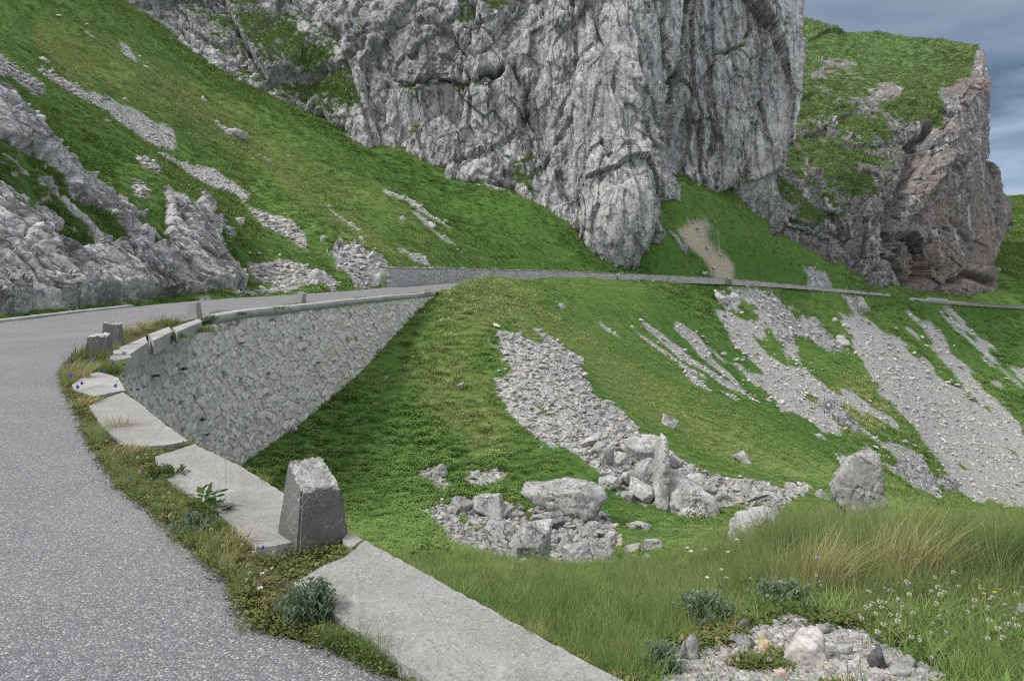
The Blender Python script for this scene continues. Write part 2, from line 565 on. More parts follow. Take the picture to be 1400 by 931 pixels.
def leaf_mat(name, stops, trans=0.35, attr='tint'):
    nt = NT(name)
    r = nt.attr(attr, 'INSTANCER')
    oi = nt.n('ShaderNodeObjectInfo')
    k = nt.math('ADD', nt.math('MULTIPLY', r, 0.8), nt.math('MULTIPLY', oi.outputs['Random'], 0.2))
    c = nt.ramp(k, stops)
    vcol = nt.attr('shade')                       # each blade has a tone of its own
    c = nt.mix(nt.fac(vcol, 0, 1, 0, 0.55), c, nt.mix(0.5, c, (0.19, 0.21, 0.075)))
    d = nt.n('ShaderNodeBsdfDiffuse', i_Color=c)
    t = nt.n('ShaderNodeBsdfTranslucent', i_Color=c)
    if not trans: return nt.done(d.outputs[0])
    m = nt.n('ShaderNodeMixShader'); nt.set(m, 0, trans)
    nt.t.links.new(d.outputs[0], m.inputs[1]); nt.t.links.new(t.outputs[0], m.inputs[2])
    return nt.done(m.outputs[0])


def plain_mat(name, col, rough=0.8, var=0.25, scale=20, trans=0.0):
    nt = NT(name)
    v = nt.coord()
    n = nt.noise(v, scale, 4, 0.6)
    c = nt.mix(nt.fac(n, 0.35, 0.65), tuple(x * (1 - var) for x in col), tuple(min(1, x * (1 + var)) for x in col))
    if trans:
        d = nt.n('ShaderNodeBsdfDiffuse', i_Color=c); t = nt.n('ShaderNodeBsdfTranslucent', i_Color=c)
        m = nt.n('ShaderNodeMixShader'); nt.set(m, 0, trans)
        nt.t.links.new(d.outputs[0], m.inputs[1]); nt.t.links.new(t.outputs[0], m.inputs[2])
        return nt.done(m.outputs[0])
    return nt.done(nt.bsdf(c, rough, None, 0.2))


M = dict(
    terrain=mat_terrain(),
    cliff=mat_cliff('grey_limestone', (0.52, 0.516, 0.505), (0.80, 0.79, 0.77), (0.22, 0.22, 0.222), (0.40, 0.33, 0.27), 0.66, 0.5),
    cliff_far=mat_cliff('warm_limestone', (0.245, 0.236, 0.230), (0.42, 0.405, 0.39), (0.11, 0.108, 0.11), (0.25, 0.20, 0.17), 0.60, 0.5),
    outcrop=mat_outcrop(), boulder=mat_boulder(), rubble=mat_rubble('rubble_stone', 1.35), pebble=mat_rubble('pale_pebbles', 2.1), asphalt=mat_asphalt(),
    slab=mat_concrete('weathered_concrete', (0.27, 0.264, 0.25), (0.36, 0.35, 0.335)),
    coping=mat_concrete('coping_concrete', (0.33, 0.325, 0.315), (0.44, 0.435, 0.42), 0.7),
    post=mat_post(), post_pale=mat_concrete('pale_post_concrete', (0.27, 0.265, 0.25), (0.36, 0.35, 0.33), 0.7),
    fracture=mat_fracture(), masonry=mat_masonry('rubble_masonry'),
    masonry_far=mat_masonry('far_masonry', (0.34, 0.335, 0.325), (0.50, 0.495, 0.48)), soil=mat_soil(),
)
# ================================================================== road and wall lines (plan)
_k = [(-12, 14.2), (-6, 8.6), (0, 3.05), (2.65, 0.46), (4.05, -0.93), (4.9, -1.65), (5.6, -2.22), (6.35, -2.95), (8.45, -4.66),
      (10.3, -5.95), (12.0, -6.85), (14.0, -7.85), (16.5, -9.0), (19.2, -9.65), (22, -10.1), (26.5, -10.45), (30.8, -9.75),
      (38.9, -8.35), (48.6, -6.1), (56, -5.0), (66, -4.4), (75, -4.2), (88, -3.0), (105, 3), (125, 17), (142, 33), (165, 59), (190, 90),
      (215, 126), (230, 146), (275, 214), (420, 560)]
XK = hermite([a for a, b in _k], [b for a, b in _k])       # outer edge of the road, x as a function of distance
_u = [(-12, 4.0), (-6, -1.5), (0, -7.0), (5, -10.6), (10, -13.3), (15, -15.0), (21.7, -16.2), (30, -17.1), (37, -17.2), (46.7, -15.0),
      (56, -13.2), (66, -12.2), (77, -10.9), (88, -9.4), (97, -7.3), (105, -4.5), (125, 8), (142, 24.3), (165, 50.4), (190, 81.4), (215, 117.5),
      (230, 136.8), (275, 205), (420, 550)]
XU = hermite([a for a, b in _u], [b for a, b in _u])       # inner edge
ZR = hermite([-20, 60, 100, 112, 125, 142, 165, 190, 215, 230, 275, 420], [0, 0, 0, -.05, -.25, -.85, -2.06, -4.25, -7.0, -8.5, -13.1, -30])
WALL0, WALL1 = 66.3, 218.0            # where the uphill retaining wall starts and ends

def wall_h(Y):
    return np.interp(Y, [60, 66, 90, 105, 140, 165, 200, 218], [1.75, 1.8, 1.85, 1.8, 1.75, 1.75, 1.5, 1.3])

A_PTS = [  # uphill side: pixel row of the ground for (column, distance)
    (-250, 440, 19.5), (-100, 440, 20.5), (0, 436, 23), (100, 424, 29.5), (200, 412, 35.5), (320, 399, 46), (420, 395, 53), (500, 389, 62),
    (140, 410, 33), (320, 388, 50), (0, 425, 26), (60, 418, 29), (230, 401, 42),
    (0, 280, 33), (0, 120, 40), (100, 330, 36), (100, 215, 46), (215, 350, 43), (215, 265, 52), (290, 300, 55), (300, 350, 52),
    (0, 100, 50), (0, 50, 75), (0, 0, 95), (0, -80, 125), (100, 200, 55), (100, 50, 105), (200, 200, 75), (200, 100, 112), (300, 250, 86),
    (300, 150, 122), (400, 300, 80), (400, 200, 122), (340, 362, 57), (440, 366, 64), (500, 345, 72), (400, 345, 66), (120, -30, 140),
    (560, 366, 77), (600, 366, 90), (660, 366.5, 107), (700, 368.5, 115), (760, 371, 127), (860, 375, 144), (985, 381, 167), (1100, 390, 192),
    (1210, 402, 217), (600, 320, 108), (600, 260, 142), (700, 330, 126), (700, 290, 142), (800, 350, 138), (500, 300, 95), (500, 220, 142), (850, 358, 147),
    (160, 0, 172), (240, 60, 172), (380, 140, 165), (480, 178, 160), (560, 212, 155), (640, 255, 152), (720, 272, 150), (850, 352, 150),
    (905, 312, 160), (960, 302, 170), (1000, 290, 182), (1100, 345, 200), (1190, 395, 214), (950, 350, 162), (1050, 362, 181), (1000, 340, 174),
    (160, -20, 240), (300, 60, 240), (480, 160, 240), (640, 240, 240), (850, 330, 240), (1000, 285, 260), (1100, 335, 280), (1200, 385, 280),
    (1255, 409, 231), (1300, 405, 252), (1300, 397, 272), (1400, 400, 300), (1400, 415, 277), (1400, 340, 400), (1400, 269, 620), (1450, 266, 640),
    (1380, 368, 340), (1345, 385, 292), (1200, 330, 420), (1200, 250, 800), (600, 100, 800), (1400, 290, 900), (1600, 262, 640), (1700, 430, 300),
    (1700, 380, 420), (1700, 285, 900), (1350, 275, 640),
    (-400, 430, 18), (-400, 250, 30), (-400, 0, 80), (-400, -200, 170), (-800, 430, 14), (-800, 200, 30), (-800, -100, 90), (-800, -200, 170), (0, -100, 300), (-400, -250, 400), (300, 0, 500),
]
B_PTS = [  # downhill side
    (215, 700, 18.5), (260, 665, 21.5), (335, 632, 25.5), (400, 580, 30), (450, 538, 34), (520, 463, 42), (580, 405, 50.2),
    (900, 931, 2.85), (1000, 931, 2.85), (1100, 900, 3.1), (1300, 905, 3.1), (1400, 850, 3.8), (1200, 830, 4.1), (1050, 840, 4.0), (750, 855, 4.3), (850, 905, 3.4),
    (640, 800, 6.2), (560, 775, 9), (600, 765, 9.0), (700, 775, 9.5), (500, 735, 14), (850, 778, 10), (1000, 760, 10), (1000, 790, 6), (1060, 735, 7.6),
    (1150, 742, 7.2), (1200, 760, 6.0), (1200, 742, 7.2), (1300, 742, 7.2), (1400, 742, 7.5), (820, 800, 7),
    (640, 745, 16), (600, 700, 21), (650, 660, 25), (700, 745, 17), (700, 700, 22.5), (800, 775, 13.5), (800, 720, 20.5), (900, 690, 25), (900, 760, 15), (1000, 705, 24), (1000, 755, 14),
    (1180, 715, 24), (1080, 700, 24), (480, 660, 25), (400, 620, 27), (560, 600, 30), (640, 560, 33), (560, 500, 38.5), (640, 480, 40), (640, 420, 49),
    (680, 445, 44), (720, 520, 36), (740, 600, 30), (820, 610, 29), (800, 520, 40), (880, 600, 33), (960, 640, 31), (1040, 662, 31), (1090, 672, 30),
    (-200, 730, 14), (100, 740, 13), (-100, 800, 8), (150, 830, 8), (250, 850, 6),
    (625, 389, 62), (648, 384.5, 75), (668, 383.5, 88), (720, 382.3, 104), (827, 382.5, 125), (917, 386.5, 142), (1034, 393, 165), (1142, 402, 190), (1247, 410, 215), (1300, 413, 230), (1428, 421, 275),
    (700, 400, 66), (800, 400, 98), (900, 420, 112), (900, 470, 92), (1000, 415, 150), (1000, 470, 125), (1000, 540, 88), (1100, 440, 168), (1100, 520, 122),
    (1100, 600, 80), (1200, 430, 198), (1200, 520, 150), (1200, 600, 108), (1200, 665, 74), (1300, 440, 230), (1300, 520, 185), (1300, 600, 140), (1300, 680, 105),
    (1400, 450, 250), (1400, 560, 182), (1400, 690, 115), (760, 440, 60), (850, 510, 53), (950, 580, 46), (1050, 638, 39), (1110, 655, 37),
    (850, 440, 88), (950, 520, 75), (1050, 590, 66),
    (1200, 790, 13), (1200, 720, 26), (1200, 690, 46), (1300, 830, 14), (1300, 745, 40), (1300, 700, 90), (1400, 860, 14), (1400, 770, 45), (1400, 705, 105),
    (1700, 520, 200), (1700, 830, 60), (1700, 880, 14), (1700, 745, 7.5), (1700, 900, 3.5), (1500, 440, 275), (1700, 470, 275), (2100, 900, 3.5), (2100, 760, 8), (2100, 800, 80), (2100, 560, 260),
    (1300, 425, 420), (800, 390, 420), (1700, 440, 500), (1000, 420, 800),
]
_ab = lambda px, Y: np.c_[np.asarray(px, float) / 220.0, np.log(np.maximum(Y, 0.5)) * 2.6]
_a = np.array(A_PTS, float); _b = np.array(B_PTS, float)
TA = TPS(_ab(_a[:, 0], _a[:, 2]), _a[:, 1], 2e-3)
TB = TPS(_ab(_b[:, 0], _b[:, 2]), _b[:, 1], 2e-3)

# grid: columns fan out from the viewpoint, rows get longer with distance, so the mesh is fine where it is near
PX = np.r_[np.arange(-900, -60, 14.0), np.arange(-60, 1460, 1.9), np.arange(1460, 2301, 14.0)]
LY = np.r_[np.arange(math.log(1.6), math.log(12), 0.009), np.arange(math.log(12), math.log(60), 0.0055),
           np.arange(math.log(60), math.log(330), 0.0048), np.arange(math.log(330), math.log(1100), 0.02)]
YY = np.exp(LY)
# coarse fields, then bilinear refinement
cpx = np.linspace(-900, 2300, 321); cly = np.linspace(LY[0], LY[-1], 300)
gx, gl = np.meshgrid(cpx, cly)
qa = _ab(gx.ravel(), np.exp(gl.ravel()))
FA = TA(qa).reshape(gx.shape); FB = TB(qa).reshape(gx.shape)
print('tps', round(time.time() - T0, 1))

def bil(Fd, px, ly):
    fx = np.clip((px - cpx[0]) / (cpx[1] - cpx[0]), 0, len(cpx) - 1.001); fy = np.clip((ly - cly[0]) / (cly[1] - cly[0]), 0, len(cly) - 1.001)
    ix = fx.astype(int); iy = fy.astype(int); tx = fx - ix; ty = fy - iy
    return ((Fd[iy, ix] * (1 - tx) + Fd[iy, ix + 1] * tx) * (1 - ty) + (Fd[iy + 1, ix] * (1 - tx) + Fd[iy + 1, ix + 1] * tx) * ty)

def side(X, Y):
    """0 road corridor, 1 downhill, -1 uphill"""
    return np.where(X > XK(Y) - 0.12, 1, np.where(X < XU(Y) - 0.12, -1, 0))

def base_z(px, Y):
    X = (px - 700) / F * Y; ly = np.log(Y)
    za = H + (HOR - bil(FA, px, ly)) / F * Y
    zb = H + (HOR - bil(FB, px, ly)) / F * Y
    zr = ZR(Y)
    dU = XU(Y) - 0.12 - X
    # without a wall the verge runs up from the road gently
    k = sstep(0.0, 3.0, dU)
    nowall = (Y < WALL0) | (Y > WALL1)
    za = np.where(nowall, np.minimum(zr + 0.02, za) * (1 - k) + za * k, za)
    za = np.where(~nowall, np.where(dU < 3.0, (zr + wall_h(Y) + 0.05) * (1 - k) + za * k, za), za)
    dK = X - (XK(Y) - 0.12)
    kk = sstep(0.0, 0.5, dK)
    zb = np.where(Y < 13, zb, zb)
    sd = side(X, Y)
    return np.where(sd == 1, zb, np.where(sd == -1, za, zr - 0.05)), sd

gpx, gly = np.meshgrid(PX, LY); gY = np.exp(gly)
shape = gpx.shape
px_, Y_ = gpx.ravel(), gY.ravel(); X_ = (px_ - 700) / F * Y_
Z_, S_ = base_z(px_, Y_)
SZ0 = Z_.copy()
print('terrain grid', shape, round(time.time() - T0, 1))

# ------------------------------------------------------------------ what covers the ground (outlines found in the photograph, laid on the slopes)
row0 = HOR - (Z_ - H) * F / Y_
P0 = np.c_[X_, Y_, Z_]
infr = (px_ > -120) & (px_ < 1520)
w1 = np.zeros(len(px_), np.float32); w2 = w1.copy()
pw = np.c_[px_ * 0.045, row0 * 0.045, Y_ * 0.01]
w1[infr] = fbm(pw[infr], 6, 5, 0.74); w2[infr] = fbm(pw[infr] + 31.0, 6, 9, 0.74)
SC = [  # (polygon, Ymin, Ymax, warp px)
    ([(668, 443), (735, 468), (790, 500), (800, 530), (850, 560), (880, 600), (960, 640), (1050, 660), (1110, 668), (1080, 695), (960, 690), (880, 690), (830, 660), (800, 620), (740, 615), (700, 570), (672, 525), (702, 515), (690, 480)], 22, 50, 14),
    ([(725, 450), (748, 455), (795, 492), (770, 495)], 30, 52, 6),
    ([(578, 705), (600, 690), (640, 680), (720, 692), (830, 695), (850, 745), (800, 778), (700, 778), (620, 750)], 12, 26, 12),
    ([(568, 645), (600, 638), (620, 655), (610, 672), (580, 668)], 18, 32, 8), ([(640, 645), (690, 640), (700, 655), (650, 660)], 18, 32, 14),
    ([(1148, 432), (1188, 428), (1250, 480), (1330, 550), (1410, 600), (1420, 700), (1330, 684), (1262, 605), (1222, 552), (1180, 492)], 80, 235, 12),
    ([(1025, 430), (1062, 438), (1132, 500), (1202, 560), (1252, 620), (1322, 665), (1300, 688), (1200, 632), (1100, 562), (1052, 500)], 72, 215, 20),
    ([(972, 420), (1002, 428), (1062, 488), (1100, 540), (1075, 548), (1010, 482)], 72, 190, 12),
    ([(1130, 520), (1200, 590), (1290, 660), (1260, 672), (1180, 610), (1110, 540)], 70, 160, 26),
    ([(1262, 452), (1290, 460), (1320, 500), (1370, 560), (1340, 555), (1290, 495)], 120, 250, 12),
    ([(55, 92), (110, 108), (180, 148), (236, 182), (242, 196), (200, 187), (130, 142), (60, 106)], 48, 120, 7),
    ([(212, 200), (247, 205), (292, 230), (348, 262), (336, 269), (280, 247), (222, 212)], 45, 120, 9),
    ([(335, 362), (400, 357), (458, 376), (470, 388), (380, 392), (345, 381)], 44, 70, 5),
    ([(150, 414), (330, 396), (430, 391), (440, 396), (330, 405), (160, 419)], 28, 62, 5),
    ([(900, 905), (1000, 850), (1090, 848), (1180, 862), (1260, 905), (1330, 960), (900, 960)], 2.2, 4.2, 26),
]
def stripe(x0, y0, x1, y1, w, Ya, Yb, wp=6):
    dx, dy = x1 - x0, y1 - y0; L = math.hypot(dx, dy); nx, ny = -dy / L * w / 2, dx / L * w / 2
    SC.append(([(x0 + nx * .3, y0 + ny * .3), (x0 - nx * .3, y0 - ny * .3), (x0 + dx * .6 - nx, y0 + dy * .6 - ny), (x1 - nx * .4, y1 - ny * .4), (x1 + nx * .4, y1 + ny * .4), (x0 + dx * .6 + nx, y0 + dy * .6 + ny)], Ya, Yb, wp))
for s in [(820, 447, 912, 528, 13), (850, 440, 965, 535, 11), (873, 438, 1010, 540, 13), (925, 447, 1050, 562, 12), (948, 455, 1100, 575, 9), (1180, 500, 1240, 560, 14), (1000, 490, 1130, 590, 14)]:
    stripe(*s, 70, 190)
for s in [(1262, 412, 1410, 532, 9), (1350, 487, 1420, 530, 8), (1300, 500, 1400, 585, 14)]:
    stripe(*s, 110, 300)
for s in [(150, 40, 215, 108, 7), (255, 150, 335, 192, 9), (345, 205, 382, 226, 6), (512, 254, 618, 318, 12), (545, 333, 592, 362, 12), (425, 268, 500, 318, 6), (180, 215, 225, 240, 10),
          (60, 20, 150, 60, 7), (-20, 80, 60, 130, 16),  (250, 270, 330, 330, 12), (560, 300, 640, 350, 5), (330, 270, 420, 330, 16)]:
    stripe(*s, 45, 165, 9)
gravel = np.zeros(len(px_), np.float32)
def paint(target, poly, Ya, Yb, wp, val=1.0, up=None):
    xs = [p[0] for p in poly]; ys = [p[1] for p in poly]
    m = (px_ > min(xs) - 30) & (px_ < max(xs) + 30) & (row0 > min(ys) - 30) & (row0 < max(ys) + 30) & (Y_ > Ya) & (Y_ < Yb)
    if up is not None: m &= (S_ == up)
    i = np.nonzero(m)[0]
    if len(i):
        q = pip(px_[i] + wp * 1.3 * w1[i], row0[i] + wp * 1.3 * w2[i], poly)
        target[i[q]] = np.maximum(target[i[q]], val)
MIXED = {6, 8}
mixn = fbm(np.c_[(px_ + row0 * .8) * .016, (row0 - px_ * .8) * .11, 0 * px_], 5, 49, .66)
for k, (poly, Ya, Yb, wp) in enumerate(SC):
    if k in MIXED:
        tmp = np.zeros_like(gravel); paint(tmp, poly, Ya, Yb, wp); gravel = np.maximum(gravel, tmp * (mixn > -0.06))
    else:
        tmp = np.zeros_like(gravel); paint(tmp, poly, Ya, Yb, wp); gravel = np.maximum(gravel, tmp * ((mixn > -0.36) | (Y_ < 5) | (S_ == -1)))
tan = np.zeros_like(gravel)
CH = [(920, 298), (952, 306), (992, 342), (1052, 390), (988, 391), (955, 352), (930, 322)]
paint(tan, CH, 140, 200, 8); paint(gravel, CH, 140, 200, 8)
rock = np.zeros_like(gravel)
for poly, Ya, Yb, wp in [
    ([(450, 335), (500, 338), (540, 368), (527, 392), (500, 392), (465, 365)], 55, 90, 14),
    ([(995, 396), (1050, 398), (1112, 440), (1165, 470), (1150, 480), (1080, 455), (1020, 418)], 120, 200, 18),
    ([(1040, 420), (1075, 440), (1090, 470), (1060, 460)], 120, 200, 10),
    ([(1150, 405), (1175, 405), (1183, 425), (1165, 428)], 170, 230, 5),
    ([(1100, 370), (1130, 372), (1138, 395), (1105, 392)], 170, 230, 8),
    ([(975, 400), (1000, 410), (1015, 432), (990, 425)], 120, 190, 6),
    ([(1130, 545), (1180, 590), (1180, 605), (1120, 560)], 70, 140, 14), ([(1230, 625), (1290, 660), (1310, 670), (1290, 676), (1230, 645)], 70, 140, 14),
   
]:
    paint(rock, poly, Ya, Yb, wp)
# scattered bare patches on the left slope
sp = np.zeros_like(gravel)
m = infr & (S_ == -1) & (Y_ > 40) & (Y_ < 130)
q = np.c_[px_ * 0.02 + row0 * 0.012, row0 * 0.06 - px_ * 0.035, px_ * 0]
sp[m] = fbm(q[m], 5, 3, 0.7)
gravel[(sp > 0.40) & (px_ < 560) & (Y_ < 110)] = 1
m = infr & (S_ == 1) & (Y_ > 70) & (Y_ < 240)
q = np.c_[px_ * 0.03 + row0 * 0.0, row0 * 0.055 - px_ * 0.045, px_ * 0]
sp[m] = fbm(q[m], 5, 8, 0.7)
gravel[m & (sp > 0.34) & (px_ > 940) & (row0 > 430) & (row0 < 680)] = 1
gravel = np.where(S_ == 0, 0, gravel)
# dry ribs and lush hollows
dry = np.zeros_like(gravel); lush = np.zeros_like(gravel)
for poly, Ya, Yb, wp in [
    ([(590, 388), (700, 388), (800, 455), (900, 530), (1000, 585), (1110, 655), (1050, 645), (930, 600), (850, 555), (800, 500), (690, 440), (640, 500), (690, 560), (700, 620), (640, 620), (560, 520), (600, 430)], 24, 90, 26),
    ([(40, 20), (140, 60), (330, 170), (530, 330), (560, 362), (480, 330), (330, 225), (240, 180), (60, 80)], 60, 150, 20),
    ([(60, -10), (240, 90), (420, 220), (560, 310), (600, 340), (520, 300), (390, 215), (200, 90)], 80, 165, 22),
    ([(1080, 560), (1180, 500), (1240, 570), (1200, 600)], 80, 200, 30),
]:
    paint(dry, poly, Ya, Yb, wp)
for poly, Ya, Yb, wp in [
    ([(330, 640), (400, 580), (470, 520), (560, 560), (640, 620), (760, 600), (860, 680), (840, 700), (640, 690), (560, 760), (470, 730)], 10, 40, 26),
    ([(880, 400), (980, 395), (1000, 470), (1110, 560), (1190, 640), (1080, 600), (980, 530), (900, 470)], 60, 200, 22),
    ([(390, 150), (480, 180), (640, 260), (720, 280), (850, 355), (900, 330), (990, 320), (1190, 395), (700, 365), (560, 280)], 90, 220, 22),
    ([(120, 300), (200, 300), (160, 340), (300, 300), (340, 380), (300, 330)], 40, 80, 20),
    ([(1190, 410), (1400, 425), (1400, 540), (1300, 480)], 100, 290, 24),
]:
    paint(lush, poly, Ya, Yb, wp)
print('masks', round(time.time() - T0, 1))

# ------------------------------------------------------------------ relief of the ground
near = np.nonzero(px_ > -1000)[0]
Pn = np.c_[X_, Y_, Z_]
dZ = np.zeros_like(Z_)
off = np.abs(S_) > 0
edge = np.minimum(np.abs(X_ - XK(Y_)), np.abs(X_ - XU(Y_) + .12))
ef = sstep(0.1, 1.6, edge)
n_big = fbm(Pn * [0.06, 0.06, 0.06], 3, 41)
n_mid = fbm(Pn * [0.35, 0.35, 0.35], 4, 42, 0.55)
n_fine = vnoise(Pn * 2.6, 43) * 0.6 + vnoise(Pn * 5.1, 44) * 0.4
far = sstep(40, 90, Y_)
dZ += far * n_big * 1.0 + n_mid * (0.12 + 0.30 * far) + n_fine * (0.03 + 0.10 * far)
# ribs running down the big slope
rib = np.sin((px_ - row0 * 1.32) * 0.045 + 1.5 * n_big)
dZ += np.where(S_ == -1, far * 0.85 * rib, 0)
i = np.nonzero((rock > 0) | (gravel > 0))[0]
o1, e1, _ = facet(Pn[i] * 0.55, 61); o2, e2, _ = facet(Pn[i] * 1.7, 62)
dZ[i] += rock[i] * (0.5 + 0.7 * o1 + 0.3 * o2) * np.clip(Y_[i] / 80, .3, .8) + (1 - rock[i]) * gravel[i] * 0.05 * o2 * np.clip(Y_[i] / 40, .15, 1.6)
dZ *= np.where(off, ef, 0)
# keep the wall crest clear
ok = np.where((S_ == -1) & (Y_ > WALL0 - 3) & (Y_ < WALL1) & (edge < 4), 0.25, 1.0)
Z_ = Z_ + dZ * ok
gZ = Z_.reshape(shape)
gP = np.stack([X_.reshape(shape), gY, gZ], -1)
masks = np.stack([gravel, rock, dry, np.ones_like(dry)], 1)
def soften(a, k=1):
    b = a.reshape(shape).copy()
    for _ in range(k):
        b[1:-1, 1:-1] = (b[1:-1, 1:-1] * 2 + b[:-2, 1:-1] + b[2:, 1:-1] + b[1:-1, :-2] + b[1:-1, 2:]) / 6
    return b.ravel()
gbl = soften(gravel, 28)
gfine = fbm(np.c_[X_, Y_, Z_] * (30.0 / np.clip(Y_, 8, 200))[:, None] * .35, 3, 47, .7)
sdir = np.where(S_ == 1, .80, .72)
streak = fbm(np.c_[(px_ + row0 * sdir) * .010, (row0 - px_ * sdir) * .085, 0 * px_], 4, 48, .62)
band = (gbl > .015) * (1 - .55 * sstep(.8, 1.0, gbl)) * np.where((row0 > 840) & (Y_ < 5), .75, 1.0)
masks[:, 0] = np.where(S_ == 0, 0, sstep(0.40, 0.62, gbl + (0.50 * gfine + np.where(S_ == -1, .35, .85) * streak) * band))
pale = (pip(px_, row0, [(860, 800), (1340, 800), (1400, 1000), (860, 1000)]) & (Y_ < 4.6)).astype(np.float32)
masks[:, 2] = soften(dry, 10); lush_s = soften(lush, 10)
hill = grid_mesh('hillside', gP, M['terrain'], None, dict(masks=masks, lush=lush_s, tan=soften(tan, 3), pale=pale), True, 'structure', flip=True)
print('hillside', len(hill.data.vertices), round(time.time() - T0, 1))

GBL = soften(gravel, 22).reshape(shape)
GBL2 = soften(np.maximum(gravel, rock), 90).reshape(shape)
GRAV, ROCK, DRY, LUSH, SIDE = [a.reshape(shape) for a in (masks[:, 0], rock, masks[:, 2], lush_s, S_)]
ROWPX = HOR - (gZ - H) * F / gY

def gi(px, Y):
    ix = np.clip(np.searchsorted(PX, px), 1, len(PX) - 1); iy = np.clip(np.searchsorted(YY, Y), 1, len(YY) - 1)
    return iy, ix

def ground(px, py, Ymin=1.7, Ymax=700):
    """first point of the ground met by the sight line through the pixel"""
    ix = int(np.argmin(np.abs(PX - px)))
    col = ROWPX[:, ix]
    ok = np.nonzero((col <= py) & (YY >= Ymin) & (YY < Ymax))[0]
    if len(ok) == 0: return None
    k = ok[0]
    return np.array([(px - 700) / F * YY[k], YY[k], gZ[k, ix]])

def zat(X, Y):
    """height of the ground at plan position(s)"""
    px = np.asarray(X) / np.asarray(Y) * F + 700
    fx = np.interp(px, PX, np.arange(len(PX))); fy = np.interp(np.log(Y), LY, np.arange(len(LY)))
    ix = np.clip(fx.astype(int), 0, len(PX) - 2); iy = np.clip(fy.astype(int), 0, len(LY) - 2); tx = fx - ix; ty = fy - iy
    return (gZ[iy, ix] * (1 - tx) + gZ[iy, ix + 1] * tx) * (1 - ty) + (gZ[iy + 1, ix] * (1 - tx) + gZ[iy + 1, ix + 1] * tx) * ty

# ================================================================== the road
yr = np.r_[np.arange(-12, 12, 0.12), np.arange(12, 60, 0.4), np.arange(60, 300, 2.0)]
R = []
edge_pts = [(-12, 13.6), (-6, 8.0), (0, 2.45), (2.2, 0.25)] + [(G(*p)[1], G(*p)[0]) for p in
            [(590, 931), (560, 915), (515, 898), (470, 880), (430, 868), (385, 862), (365, 838), (345, 800), (318, 775), (283, 745), (240, 708), (187, 668), (155, 632), (136, 600), (121, 570), (104, 545), (97, 528), (92, 512), (100, 497)]] + \
           [(15.5, -9.3), (19.2, -10.15), (22, -10.55), (26.5, -10.95), (30.8, -10.25), (38.9, -8.85), (48.6, -6.65), (56, -5.5), (66, -4.9), (75, -4.6), (88, -3.4), (105, 2.4), (125, 16.5), (142, 32.5), (165, 58.5), (190, 89.5), (215, 125.5), (230, 145.5), (275, 213), (420, 558)]
edge_pts.sort()
ey = [a for a, b in edge_pts]; ex = [b for a, b in edge_pts]
def XE(Y): return np.interp(Y, ey, ex)
cols = np.r_[np.linspace(0, 0.9, 14), np.linspace(0.93, 1, 5)]
xe = XE(yr) + 0.05 * fbm(np.c_[yr * 4, yr * 0, yr * 0], 3, 77) * (yr < 30)
xu = XU(yr) + 0.15
P = np.empty((len(yr), len(cols), 3))
P[..., 0] = xu[:, None] + (xe - xu)[:, None] * cols
P[..., 1] = yr[:, None]
P[..., 2] = ZR(yr)[:, None] + 0.012 + 0.012 * vnoise(np.c_[P[..., 0].ravel() * .6, P[..., 1].ravel() * .6, P[..., 0].ravel() * 0], 78).reshape(P.shape[:2])
P[:, -1, 2] -= 0.05; P[:, -2, 2] -= 0.008
grid_mesh('road', P, M['asphalt'], None, None, True, 'structure', flip=True)
# soil between asphalt and slabs
P2 = np.empty((len(yr), 9, 3)); cc = np.linspace(0, 1, 9)
x0 = xe - 0.12; x1 = XK(yr) + 0.02
P2[..., 0] = x0[:, None] + (x1 - x0)[:, None] * cc; P2[..., 1] = yr[:, None]
P2[..., 2] = ZR(yr)[:, None] - 0.02 + 0.07 * np.sin(np.clip(cc * 2, 0, 1) * math.pi / 1)[None] * 0.7 + 0.02 * vnoise(P2.reshape(-1, 3) * 5, 79).reshape(P2.shape[:2])
ks = yr < 56
grid_mesh('verge_soil', P2[ks], M['soil'], None, None, True, 'structure', flip=True)
print('road', round(time.time() - T0, 1))
